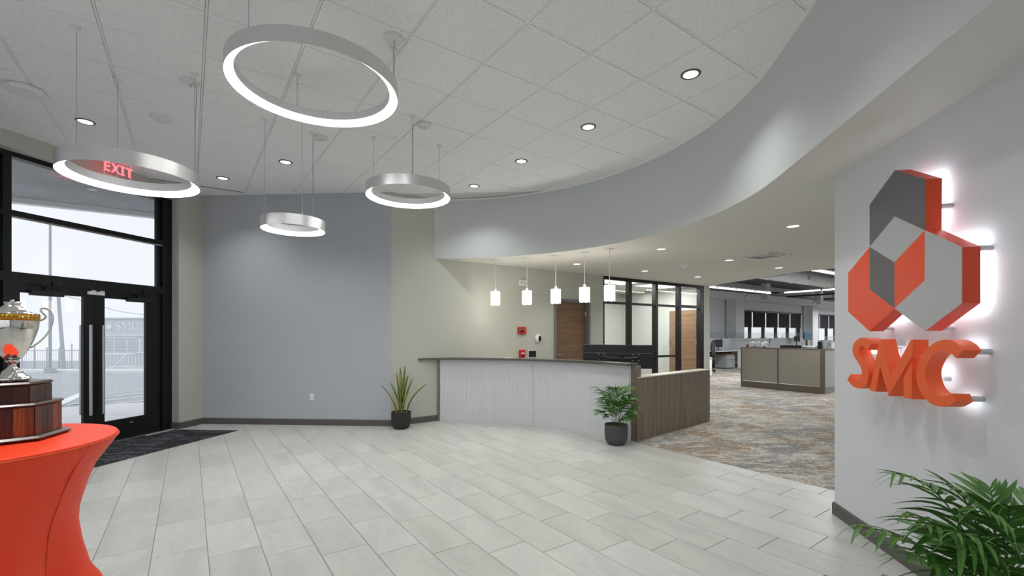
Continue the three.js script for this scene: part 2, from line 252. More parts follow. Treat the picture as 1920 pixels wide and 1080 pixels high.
// lower ceiling with its curved face
const T1 = [C0[0] + RS * Math.cos(sg), C0[1] - RS * Math.sin(sg)], along = (p, l) => [p[0] - l * Math.sin(sg), p[1] - l * Math.cos(sg)];
const a1 = Math.PI / 2 + sg, arc = arcPts(C0[0], C0[1], RS, -0.036, a1, 72);
const wl = rec(0.73);
{
  const pts = [...arc, along(T1, 6.3), along(T1, 6.3).map((x, i) => x + (i ? 0 : 0.75)), [2.86, 3.64], AB(1.35, 8.5), [6.26, 8.797], [5.858, 9.377], [5.27, 11.95], rec(8.78), rec(0.74)];
  const g = toCreasedNormals(extr(poly(pts), TOP - LOW), 0.5); g.rotateX(-Math.PI / 2); g.translate(0, LOW, 0);
  // groups: 0 = the two lids, 1 = sides
  struct('ceiling_soffit', g, [mat.band, mat.bandFace]);
  const outer = arcPts(C0[0], C0[1], RS + 0.01, -0.036, a1, 72), inner = arcPts(C0[0], C0[1], RS - 0.018, -0.036, a1, 72);
  const ring = [...inner, along([T1[0] - 0.018, T1[1]], 6.3), along([T1[0] + 0.01, T1[1]], 6.3), ...outer.reverse()];
  struct('trim_1', slab(ring, HIGH - 0.022, HIGH, 0.5), mat.tee);
}
// high lay-in ceiling
const ceiling = place(struct('ceiling', null), [0, 0], 0, TG);
{
  const o = (p, x) => [p[0] + x, p[1]], outArc = arcPts(C0[0], C0[1], RS + 0.02, 0.0, a1, 48);
  const pts = [front(10.1), front(-0.1), [-1.95, 7.32], rec(0.74), ...outArc, along(o(T1, 0.02), 6.2)];
  const sub = slab(pts, HIGH + 0.012, TOP); sub.rotateY(-TG);
  part('plenum_cover', sub, mat.plenum, ceiling);
  const c = Math.cos(TG), s = Math.sin(TG), PA = 0.612, PB = 0.634, A0 = 2.610 % PA, B0 = 0.1023;
  const wx = (PB - 0.02) / 2, wz = (PA - 0.02) / 2, shared = [0, 1, 2, 3].map((k) => plate([[-wx, -wz], [wx, -wz], [wx, wz], [-wx, wz]], -0.004, 0.01, 0.002, k * 0.17, k * 0.31));
  const toGrid = ([X, D]) => [c * X + s * D, -(-s * X + c * D)];
  const lineOf = (p, q, inside) => { let nx = q[1] - p[1], ny = p[0] - q[0]; let k = nx * p[0] + ny * p[1]; if (nx * inside[0] + ny * inside[1] > k) { nx = -nx; ny = -ny; k = -k; } const l = Math.hypot(nx, ny); return [nx / l, ny / l, k / l]; };
  const mid = toGrid([-1.5, 4.5]), cuts = [lineOf(toGrid(front(0)), toGrid(front(4)), mid), lineOf(toGrid(K), toGrid(Q), mid).map((v, i) => v + (i === 2 ? 0.12 : 0))];
  const used_ = new Set();
  for (let i = -14; i < 14; i++) for (let j = -8; j < 18; j++) {
    const x = B0 + PB * (i + 0.5), z = -(A0 + PA * (j + 0.5)), X = c * x + s * z, D = -(-s * x + c * z);
    if (D < 1.5 || Math.abs(X) > 1.16 * D + 1.6) continue;
    const cs = [[x - wx, z - wz], [x + wx, z - wz], [x + wx, z + wz], [x - wx, z + wz]];
    const out = ([gx, gz]) => { const px = c * gx + s * gz, pd = -(-s * gx + c * gz); return (Math.hypot(px - C0[0], pd - C0[1]) > RS && (pd > 3.7 && px > -1.3)) || (pd <= 3.7 && (px - T1[0]) > -(T1[1] - pd) * Math.tan(sg)); };
    if (cs.every(out)) continue;
    let pts = cs, cut = false;
    for (const [nx, ny, q] of cuts) if (pts.length > 2 && pts.some((p) => nx * p[0] + ny * p[1] > q + 1e-4)) { cut = true; pts = clip(pts, nx, ny, q); }
    if (pts.length < 3) continue;
    const v = Math.floor(rnd() * 4);
    if (!cut) { const t = part('ceiling_tile', shared[v], mat.board, ceiling); t.position.set(x, HIGH, z); }
    else { const t = part('ceiling_tile', plate(pts, -0.004, 0.01, 0.002, v * 0.17, v * 0.31), mat.board, ceiling); t.position.set(0, HIGH, 0); }
    used_.add('i' + i).add('i' + (i + 1)).add('j' + j).add('j' + (j + 1));
  }
  // exposed tees between the tiles, each run clipped to the room
  const run = (p, q, w) => { const n = [-(q[1] - p[1]), q[0] - p[0]], l = Math.hypot(...n); let pts = [[p[0] + n[0] / l * w, p[1] + n[1] / l * w], [q[0] + n[0] / l * w, q[1] + n[1] / l * w], [q[0] - n[0] / l * w, q[1] - n[1] / l * w], [p[0] - n[0] / l * w, p[1] - n[1] / l * w]];
    for (const [nx, ny, k] of cuts) if (pts.length > 2) pts = clip(pts, nx, ny, k); return pts; };
  for (const k of used_) { const i = +k.slice(1); const pts = k[0] === 'i' ? run([B0 + PB * i, 4], [B0 + PB * i, -9], 0.007) : run([-8, -(A0 + PA * i)], [6, -(A0 + PA * i)], 0.007);
    if (pts.length > 2) part('ceiling_tee', plate(pts, HIGH - (k[0] === 'i' ? 0.0012 : 0.001), HIGH + 0.012, 0.0005), mat.tee, ceiling); }
  // wall angle along the straight walls
  for (const [p, q] of [[front(9), front(0)], [K, Q], [Q, rec(0.73)]]) { const a = toGrid(p), b = toGrid(q); const pts = run(a, b, 0.02); if (pts.length > 2) part('wall_angle', plate(pts, HIGH - 0.002, HIGH + 0.012, 0.0005), mat.tee, ceiling); }
}

// ---------- storefront with the double doors (local x to the right along the wall, z into the room) ----------
const sfTurn = turnOf(front(1), front(0)), sfAt = front(0.5);
const sf = (name) => place(struct(name, null), sfAt, 0, sfTurn);
{
  const F = mat.blackFrame, zf = -0.185, dp = 0.11, w1 = sf('window_1');
  const vert = (x0, x1, y0 = 0, y1 = 3.545) => part('mullion', box(x1 - x0, y1 - y0, dp, (x0 + x1) / 2, (y0 + y1) / 2, zf, 0.002), F, w1);
  const hor = (x0, x1, y0, y1) => part('transom', box(x1 - x0, y1 - y0, dp, (x0 + x1) / 2, (y0 + y1) / 2, zf, 0.002), F, w1);
  vert(-0.075, 0.075); vert(-1.925, -1.85); vert(-SFW, -SFW + 0.07);
  hor(-1.85, -0.075, 3.49, 3.545); hor(-1.85, -0.075, 2.818, 2.882); hor(-1.85, -0.075, 2.075, 2.18);
  part('bead', box(1.775, 0.02, 0.03, -0.9625, 2.81, zf + 0.035), mat.greyTrim, w1);
  part('stop', box(0.062, 3.49, 0.05, -0.106, 1.745, zf), F, w1);
  for (const [y0, y1] of [[2.882, 3.49], [2.18, 2.81]]) part('pane', box(1.775, y1 - y0, 0.001, -0.9625, (y0 + y1) / 2, zf - 0.01).scale(1, 1, 1), mat.glass, w1);
  for (const [y0, y1] of [[0.06, 2.075], [2.18, 2.818], [2.882, 3.49]]) part('spandrel_panel', box(SFW - 1.925 - 0.07, y1 - y0, 0.03, -(SFW - 0.07 + 1.925) / 2, (y0 + y1) / 2, zf - 0.01), mat.spandrel, w1);
  hor(-SFW + 0.07, -1.925, 3.49, 3.545); hor(-SFW + 0.07, -1.925, 2.818, 2.882); hor(-SFW + 0.07, -1.925, 2.075, 2.18); hor(-SFW + 0.07, -1.925, 0, 0.06);
  part('threshold', box(1.78, 0.012, 0.16, -0.9625, 0.006, zf + 0.03, 0.003), mat.steel, w1);
  const doorLeaf = (name, x0, x1, hinge) => {
    const d = sf(name), zl = -0.175, t = 0.045, mid = (x0 + x1) / 2, sw = 0.115, st = 0.125;
    const hL = hinge < 0 ? sw - 0.03 : st, hR = hinge < 0 ? st : sw + 0.06;
    part('stile', box(hL, 2.06, t, x0 + hL / 2, 1.042, zl, 0.003), F, d); part('stile', box(hR, 2.06, t, x1 - hR / 2, 1.042, zl, 0.003), F, d);
    part('top_rail', box(x1 - x0 - hL - hR, 0.12, t, (x0 + hL + x1 - hR) / 2, 2.012, zl, 0.003), F, d); part('bottom_rail', box(x1 - x0 - hL - hR, 0.27, t, (x0 + hL + x1 - hR) / 2, 0.147, zl, 0.003), F, d);
    part('pane', box(x1 - x0 - hL - hR + 0.01, 1.68, 0.001, (x0 + hL + x1 - hR) / 2, 1.117, zl), mat.glass, d);
    const hx = hinge < 0 ? -1.075 : -0.925;
    for (const zs of [0.085, -0.085]) { const h = part('pull_handle', M([cyl(0.017, 1.175, hx, 0.995, zl + zs, 20), cyl(0.0165, 0.004, hx, 1.584, zl + zs, 20)]), mat.steel, d);
      for (const y of [1.29, 0.705]) part('standoff', rod(V(hx, y, zl), V(hx, y, zl + zs), 0.008, 12), mat.steel, h); }
    const cx = hinge < 0 ? -1.525 : -0.435, cl = part('door_closer', box(0.33, 0.062, 0.055, cx, 1.955, zl + 0.05, 0.006), mat.black, d);
    part('closer_arm', M([box(0.3, 0.012, 0.022, cx + hinge * -0.02, 2.045, zl + 0.075, 0.002, 0.25), cyl(0.014, 0.09, cx, 2.01, zl + 0.06, 12), box(0.09, 0.05, 0.03, cx + 0.1, 2.085, zl + 0.05, 0.003)]), mat.black, cl);
    part('latch_plate', M([box(0.095, 0.042, 0.03, hinge < 0 ? -1.032 : -0.93, 2.005, zl + 0.038, 0.004), box(0.05, 0.014, 0.03, hinge < 0 ? -1.01 : -0.91, 2.036, zl + 0.038, 0.003)]), mat.whitePlastic, d);
    if (hinge > 0) part('rail_badge', box(0.045, 0.016, 0.004, -0.52, 0.215, zl + 0.025, 0.001), mat.steel, d, 'small steel maker plate on bottom rail');
  };
  doorLeaf('door_1', -1.848, -0.9915, -1); doorLeaf('door_2', -0.9885, -0.132, 1);
}

// door behind the reception desk
{
  const d = place(struct('door_3', null), rec(0), 0, recTurn), H = mat.hollowMetal;
  part('frame', M([box(0.05, 2.185, 0.17, 3.376, 1.0925, -0.06, 0.003), box(0.05, 2.185, 0.17, 4.324, 1.0925, -0.06, 0.003), box(0.998, 0.052, 0.17, 3.85, 2.16, -0.06, 0.003)]), H, d);
  part('door_leaf', box(0.895, 2.12, 0.045, 3.85, 1.066, -0.105, 0.002), mat.doorWood, d);
  const lv = part('lever_handle', M([new THREE.CylinderGeometry(0.028, 0.028, 0.012, 20).rotateX(Math.PI / 2).translate(3.475, 1.05, -0.077), rod(V(3.475, 1.05, -0.08), V(3.475, 1.05, -0.03), 0.01), rod(V(3.475, 1.05, -0.032), V(3.6, 1.05, -0.032), 0.009)]), mat.steel, d);
  part('strike', box(0.006, 0.12, 0.05, 3.404, 1.05, -0.06), mat.steel, lv);
  part('hinge', M([0.25, 1.06, 1.9].map((y) => cyl(0.007, 0.1, 4.298, y, -0.08, 10))), mat.steel, d);
}
// glazed partition of the meeting room
{
  const w = place(struct('window_2', null), rec(0), 0, recTurn), F = mat.bronze, x0 = 4.75, x1 = 8.52, z = -0.06, ms = [[4.75, 4.8], [5.59, 5.69], [6.53, 6.63], [7.45, 7.55], [8.36, 8.52]];
  for (const [a, b] of ms) part('mullion', box(b - a, 2.74, 0.11, (a + b) / 2, 1.37, z, 0.002), F, w);
  for (let i = 0; i < 4; i++) { const a = ms[i][1], b = ms[i + 1][0], m = (a + b) / 2, l = b - a;
    for (const [y0, y1] of i < 3 ? [[0, 0.1], [0.895, 0.945], [2.14, 2.19], [2.675, 2.74]] : [[2.14, 2.21], [2.675, 2.74]]) part('rail', box(l, y1 - y0, 0.1, m, (y0 + y1) / 2, z, 0.002), F, w);
    for (const [y0, y1] of i < 3 ? [[0.1, 0.895], [0.945, 2.14], [2.19, 2.675]] : [[2.21, 2.675]]) part('pane', box(l, y1 - y0, 0.001, m, (y0 + y1) / 2, z), mat.glass, w); }
  const hg = rec(8.34), dd = place(struct('door_4', null), [hg[0] - 0.02, hg[1] + 0.13], 0, Math.atan2(0.88, -0.473));
  part('door_leaf', box(0.92, 2.11, 0.045, 0.47, 1.06, 0, 0.002), mat.doorWood, dd);
  const lv = part('lever_handle', M([-1, 1].map((q) => M([rod(V(0.86, 1.02, 0), V(0.86, 1.02, q * 0.07), 0.01), rod(V(0.86, 1.02, q * 0.07), V(0.74, 1.02, q * 0.07), 0.009), new THREE.CylinderGeometry(0.03, 0.03, 0.01, 18).rotateX(Math.PI / 2).translate(0.86, 1.02, q * 0.027)]))), mat.steel, dd);
  part('hinge', M([0.3, 1.25, 1.93].map((y) => box(0.05, 0.11, 0.05, 0.0, y, -0.0, 0.003))), mat.steel, dd);
}
// meeting room shell
{
  const R = (n, p, q) => wall(n, p, q, 0, 3.0, 0.15, mat.offWhite);
  R('wall_meeting_back', AB(9.9, 7.0), AB(9.9, 11.25)); R('wall_meeting_left', AB(7.18, 7.1), AB(9.95, 7.1)); R('wall_meeting_right', AB(9.95, 11.05), AB(7.2, 11.05));
  struct('ceiling_meeting', slab([AB(7.18, 7.0), AB(9.95, 7.0), AB(9.95, 11.2), AB(7.18, 11.2)], LOW, 3.0), mat.band);
  for (const [b, nm] of [[8.35, 'nearer the reception wall'], [10.0, 'nearer the open door']]) {
    const t = thing('panel_light', 'square white ceiling light panel in the glazed meeting room, ' + nm, 'ceiling light', [AB(7.75, b)[0], LOW - 0.012, -AB(7.75, b)[1]], abTurn);
    part('frame', M([box(1.2, 0.012, 0.03, 0, 0.006, 0.285), box(1.2, 0.012, 0.03, 0, 0.006, -0.285), box(0.03, 0.012, 0.6, 0.6, 0.006, 0), box(0.03, 0.012, 0.6, -0.6, 0.006, 0)]), mat.whitePlastic, t);
    part('diffuser', box(1.17, 0.008, 0.54, 0, 0.006, 0), officeGlow, t); area(t, 1.15, 0.53, LEVEL.room, cool, [0, -0.004, 0]);
  }
  const p = AB(8.9, 9.6), t = thing('linear_light', 'long thin white linear light on the meeting room ceiling behind the glass', 'ceiling light', [p[0], LOW - 0.05, -p[1]], abTurn);
  part('housing', box(2.6, 0.045, 0.05, 0, 0.0275, 0, 0.003), mat.whitePlastic, t); part('diffuser', box(2.58, 0.006, 0.042, 0, 0.003, 0), officeGlow, t); area(t, 2.5, 0.04, LEVEL.room * 2, cool, [0, -0.004, 0]);
}

// ---------- open office beyond ----------
{
  wall('wall_office_far', AB(12.3, 6.8), AB(12.3, 37), 0, 4.1, 0.3, mat.officeWhite, [[22.15 - 6.8, 28.95 - 6.8, 0.95, 2.68], [30.15 - 6.8, 36.6 - 6.8, 0.95, 2.68]]);
  wall('wall_office_left', AB(9.9, 11.3), AB(12.35, 11.3), 0, 4.1, 0.2, mat.officeWhite);
  wall('wall_office_right', AB(12.4, 36.9), AB(1.1, 36.9), 0, 4.1, 0.2, mat.officeWhite);
  wall('wall_office_near', AB(1.25, 37), AB(1.25, 4.6), 0, 4.1, 0.2, mat.officeWhite);
  struct('ceiling_office', slab([AB(1.0, 3.2), AB(1.0, 37.1), AB(12.6, 37.1), AB(12.6, 3.2)], TOP + 0.001, 4.25), mat.deck);
  const at = (o, a, b, y = 0) => place(o, AB(a, b), y, abTurn);
  at(struct('beam_1', box(26, 0.34, 0.5, 0, 0.17, 0, 0.03), mat.officeWhite), 12.0, 24, 3.12);
  for (const [b, w] of [[21.4, 0.75], [29.55, 0.75]]) at(struct('column_' + (b < 25 ? 1 : 2), box(w, 3.2, 0.5, 0, 1.6, 0, 0.01), mat.officeWhite), 12.0, b);
  for (const [b, k] of [[23.5, 3], [29.6, 4], [34, 5]]) at(struct('column_' + k, box(0.32, 1.0, 0.3, 0, 0.5, 0), mat.officeWhite), 11.6, b, 3.2);
  // window bays with their mullions, panes and roller blinds
  [[22.15, 28.95, 5, 'left'], [30.15, 36.6, 5, 'right']].forEach(([b0, b1, n, nm], k) => {
    const w = at(struct('window_' + (3 + k), null), 12.3, b0), l = b1 - b0, p = l / n;
    part('frame', M([box(l, 0.07, 0.12, l / 2, 2.645, -0.1), box(l, 0.06, 0.12, l / 2, 0.98, -0.1)]), mat.blackFrame, w);
    for (let i = 0; i <= n; i++) part('mullion', box(0.09, 1.73, 0.14, i === 0 ? 0.045 : i === n ? l - 0.045 : i * p, 1.815, -0.12), mat.blackFrame, w);
    for (let i = 0; i < n; i++) { part('pane', box(p - 0.09, 1.6, 0.001, (i + 0.5) * p, 1.81, -0.12), mat.glass, w);
      const c = AB(12.3, b0 + (i + 0.5) * p), ord = ['first', 'second', 'third', 'fourth', 'fifth'][i], t = thing('roller_blind', 'black roller blind half drawn, ' + ord + ' from the left in the ' + nm + ' office window group', 'blind', [c[0], 0, -c[1]], abTurn, 'black roller blinds in the far office windows');
      part('cassette', box(p - 0.02, 0.09, 0.08, 0, 2.63, 0.02, 0.01), mat.black, t); part('blind_cloth', box(p - 0.1, 0.78, 0.004, -0.01, 2.2, 0.03), mat.blind, t); part('bottom_bar', box(p - 0.1, 0.025, 0.014, -0.01, 1.82, 0.03, 0.004), mat.black, t); }
  });
  // linear lights
  const lin = (label, a0, b0, a1_, b1_, y, lit, segs) => {
    const p = AB((a0 + a1_) / 2, (b0 + b1_) / 2), l = Math.hypot(a1_ - a0, b1_ - b0), tn = turnOf(AB(a0, b0), AB(a1_, b1_));
    const t = thing('linear_light', label, 'ceiling light', [p[0], y, -p[1]], tn);
    part('housing', box(l, 0.06, 0.07, 0, 0.035, 0, 0.004), mat.black, t);
    for (const x of [-l * 0.4, l * 0.4]) part('suspension', rod(V(x, 0.06, 0), V(x, TOP - y, 0), 0.006), mat.black, t);
    if (lit) { for (let i = 0; i < segs; i++) part('diffuser', box(l / segs - 0.05, 0.05, 0.06, -l / 2 + (i + 0.5) * l / segs, 0.022, 0.008, 0.004), officeGlow, t); area(t, l, 0.06, LEVEL.office, cool, [0, -0.008, 0]); if (a0 === a1_) { part('added_up_lens', box(l - 0.04, 0.004, 0.05, 0, 0.067, 0), officeGlow, t); area(t, l, 0.05, LEVEL.office * 0.14, cool, [0, 0.072, 0], Math.PI / 2); } }  // upward lens and light added to brighten the deck and duct
  };
  lin('long lit linear light running along the office windows behind the meeting room end', 8.08, 12.2, 8.08, 16.7, 2.9, true, 4);
  lin('lit linear light turning off at a right angle toward the sign wall', 7.74, 16.95, 4.2, 16.95, 2.9, true, 3);
  lin('bright linear light nearest the sign wall, above the grey duct', 4.6, 11.3, 4.6, 16.6, 2.9, true, 3);
  lin('unlit black linear fixture hanging below the lit office lights, longer of the two', 8.6, 19.1, 5.0, 19.1, 2.9, false, 0);
  lin('unlit black linear fixture farthest right, shorter of the two', 8.2, 21.4, 5.2, 21.4, 2.88, false, 0);
  { const p = AB(8.0, 16.87), t = thing('light_joint', 'black corner joint linking the two lit linear office lights', 'light fitting', [p[0], 2.9, -p[1]], abTurn); part('joint_body', M([box(0.32, 0.05, 0.07, 0, 0.035, -0.06, 0.004), box(0.07, 0.05, 0.2, 0.1, 0.035, 0.0, 0.004)]), mat.black, t); }
  for (const [a, s] of [[10.2, 'nearest the far windows'], [5.6, 'in mid room']]) lin('added unseen fill linear light behind the sign wall, ' + s, a, a > 8 ? 29 : 19.5, a, a > 8 ? 36 : 31, 2.95, true, 8);  // unseen rows added to brighten the office
  // spiral duct with its bands
  { const p = AB(7.0, 24), t = thing('air_duct', 'large round white spiral duct across the open office ceiling', 'duct', [p[0], 3.33, -p[1]], abTurn);
    const d = part('duct_pipe', flat(new THREE.CylinderGeometry(0.2, 0.2, 24, 28).rotateZ(Math.PI / 2)), mat.duct, t);
    for (const x of [-9.7, -8.1, -5.6, -3]) part('duct_band', flat(new THREE.TorusGeometry(0.202, 0.012, 8, 28).rotateY(Math.PI / 2).translate(x, 0, 0)), mat.duct, t);
    part('duct_grille', box(0.16, 0.16, 0.02, -7.4, 0.02, 0.2, 0.004), mat.greyMetal, t); for (const x of [-6, 2]) part('hanger', rod(V(x, 0.2, 0), V(x, 0.67, 0), 0.01), mat.greyMetal, t);
    part('branch_pipe', rod(V(-10.4, -0.2, 0.1), V(-9.0, -0.05, 0.2), 0.035), mat.duct, t); }
  for (const [a, b, s] of [[11.72, 21.9, 'left'], [11.72, 29.2, 'right']]) { const p = AB(a, b), t = thing('wall_speaker', 'small white dome fixture on the office beam, the ' + s + ' one', 'fixture', [p[0], 3.27, -p[1]], abTurn); part('dome', lathe([[0, -0.12], [0.07, -0.1], [0.11, -0.03], [0.11, 0.03], [0.06, 0.06], [0, 0.06]], 20), mat.whitePlastic, t); part('bracket', box(0.06, 0.06, 0.12, 0, 0, -0.05), mat.whitePlastic, t); }
}

// ---------- ring lights ----------
function ringLight(label, [X, D], r, yTop, mounts, feed) {
  const h = 0.108, w = 0.062, y0 = yTop - h, t = thing('ring_light', label, 'pendant light', [X, y0, -D]), n = 20;
  part('ring_body', lathe([[r - w, 0.04], [r - w, h], [r, h], [r, 0], [r - 0.003, 0], [r - 0.003, 0.043]], 128, 0.5), mat.alu, t);
  part('inner_band', lathe([[r - w - 0.001, h - 0.002], [r - w - 0.001, 0.041]], 128), mat.aluIn, t);
  part('diffuser', lathe([[r - 0.003, 0.042], [r - w, 0.042]], 128), led, t);
  for (let i = 0; i < n; i++) { const a = i / n * Math.PI * 2, rm = r - w / 2; area(t, 2 * Math.PI * rm / n * 0.97, 0.048, LEVEL.ring, white, [rm * Math.sin(a), 0.037, rm * Math.cos(a)], -Math.PI / 2, a); }
  mounts.forEach((a) => { const x = (r - w / 2) * Math.sin(a), z = -(r - w / 2) * Math.cos(a), c = HIGH - y0 - 0.006;
    const m = part('suspension_cable', rod(V(x, h, z), V(x, c, z), 0.0022, 6), mat.cable, t);
    part('ceiling_cup', M([cyl(0.03, 0.008, x, c - 0.004, z, 20), cyl(0.008, 0.03, x, c - 0.02, z, 12)]), mat.whitePlastic, m); part('cable_ferrule', cyl(0.006, 0.03, x, h + 0.012, z, 10), mat.steel, m); });
  const c = HIGH - y0 - 0.006, fx = feed[0] - X, fz = -(feed[1] - D), a = mounts[0], mx = (r - w / 2) * Math.sin(a), mz = -(r - w / 2) * Math.cos(a), len = c - h;
  part('feed_canopy', cyl(0.075, 0.022, fx, c - 0.011, fz, 32), mat.whitePlastic, t);
  part('power_cord', tube([V(fx, c - 0.02, fz), V(fx + 0.01, c - 0.05, fz), V(fx * 0.5 + mx * 0.5, c - 0.055, fz * 0.5 + mz * 0.5), V(mx + 0.012, c - 0.1, mz), V(mx + 0.01, c - len * 0.5, mz + 0.008), V(mx + 0.006, h, mz)], 0.003, 40, 6), mat.cord, t);
}
const angs = (a) => [a, a + 2 * Math.PI / 3, a - 2 * Math.PI / 3];
ringLight('largest brushed aluminium ring light, hanging highest in the middle of the ceiling', [-1.514, 3.508], 0.61, 3.452, angs(Math.atan2(0.587, 0.09)), [-0.904, 3.463]);
ringLight('medium aluminium ring light hanging nearest the glass entrance doors', [-3.157, 3.77], 0.465, 2.85, angs(Math.atan2(0.408, 0.177)), [-2.886, 4.06]);
ringLight('medium aluminium ring light hanging beside the curved soffit', [-1.168, 5.121], 0.465, 3.12, angs(Math.atan2(0.134, -0.421)), [-0.945, 4.886]);
ringLight('smallest aluminium ring light, hanging lowest in front of the grey back wall', [-2.328, 4.83], 0.312, 2.68, angs(Math.atan2(0.091, 0.28)), [-2.19, 5.198]);

// ---------- recessed downlights ----------
function downlight(label, [X, D], y, k, dark, group) {
  const t = thing('downlight', label, 'ceiling light', [X, y, -D], 0, group);
  part('trim', lathe([[0.062, -0.003], [0.066, -0.006], [0.08, -0.005], [0.084, 0.0], [0.084, 0.004], [0.06, 0.004]], 40), dark ? mat.darkTrim : mat.whitePlastic, t);
  part('lens', cyl(0.0625, 0.003, 0, -0.002, 0, 32), lampGlow, t);
  const l = new THREE.SpotLight(white, k, 0, 1.05, 0.8, 2); l.position.set(0, -0.012, 0); l.target.position.set(0, -2, 0); l.castShadow = true; l.shadow.radius = 3; t.add(l, l.target);
}
[[1.555, 3.945, 'high ceiling downlight nearest the sign wall'], [0.833, 4.949, 'high ceiling downlight second along the curved soffit'], [0.122, 5.933, 'high ceiling downlight third along the curved soffit'], [-0.578, 6.925, 'high ceiling downlight farthest along the curved soffit'],
  [-2.977, 5.96, 'high ceiling downlight in front of the grey wall'], [-4.197, 6.58, 'high ceiling downlight beside the dark slot vent'], [-4.54, 4.825, 'high ceiling downlight left of the ring by the doors'],
].forEach(([x, d, s]) => downlight('round recessed ' + s, [x, d], HIGH - 0.006, LEVEL.down, true, 'downlights in the lay-in ceiling'));
[[3.321, 5.357, 'nearest the sign wall'], [2.242, 6.805, 'over the desk end'], [3.741, 7.813, 'just left of the square ceiling vent'], [5.133, 8.726, 'at the edge toward the open office'], [1.186, 8.26, 'behind the pendants, over the desk chair'], [2.686, 9.17, 'before the glazed meeting room'], [4.14, 10.11, 'before the open meeting room door'],
].forEach(([x, d, s]) => downlight('round white downlight in the low soffit ' + s, [x, d], LOW, LEVEL.soffit, false, 'downlights in the low soffit'));

[[0.9, 2.55, 'added unseen for fill over the near palm'], [-1.9, 1.3, 'added unseen for fill over the cocktail table'], [0.6, 0.7, 'added unseen for fill over the lobby behind the camera']].forEach(([x, d, s]) => downlight('round recessed downlight ' + s, [x, d], HIGH - 0.006, LEVEL.down * (x < -1 ? 2.2 : 1), true));  // unseen downlights added to lift the sign wall, table and foreground

// pendants over the desk, on an arc round the same centre as the counter
[[-0.285, 7.81, 'first'], [0.252, 7.65, 'second'], [0.711, 7.37, 'middle'], [1.133, 7.08, 'fourth'], [1.459, 6.78, 'last']].forEach(([X, D, s]) => {
  const t = thing('pendant_lamp', 'small white glass cylinder pendant over the reception desk, ' + s + ' of five', 'pendant light', [X, 1.96, -D], 0, 'glass pendants over the reception desk');
  const sc = []; const N = 48; // scalloped lower rim
  const g = new THREE.CylinderGeometry(0.082, 0.082, 0.235, N, 6, true); g.translate(0, 0.1175, 0);
  const p = g.attributes.position; for (let i = 0; i < p.count; i++) if (p.getY(i) < 0.005) p.setY(i, 0.012 * Math.abs(Math.sin(3 * Math.atan2(p.getZ(i), p.getX(i)))));
  shadeGlow.side = THREE.DoubleSide;
  part('shade', M([g, new THREE.CircleGeometry(0.082, N).rotateX(-Math.PI / 2).translate(0, 0.235, 0)]), shadeGlow, t);
  part('socket', M([cyl(0.022, 0.05, 0, 0.26, 0, 16), cyl(0.014, 0.05, 0, 0.2, 0, 12)]), mat.whitePlastic, t);
  part('stem', cyl(0.006, LOW - 1.96 - 0.28, 0, (LOW - 1.96 + 0.28) / 2, 0, 8), mat.whitePlastic, t);
  part('canopy', lathe([[0, LOW - 1.96 - 0.022], [0.05, LOW - 1.96 - 0.022], [0.062, LOW - 1.96 - 0.012], [0.064, LOW - 1.96]], 32), mat.whitePlastic, t);
  const l = new THREE.PointLight(warm, LEVEL.pendant, 0, 2); l.position.set(0, 0.11, 0); l.castShadow = true; t.add(l);
});

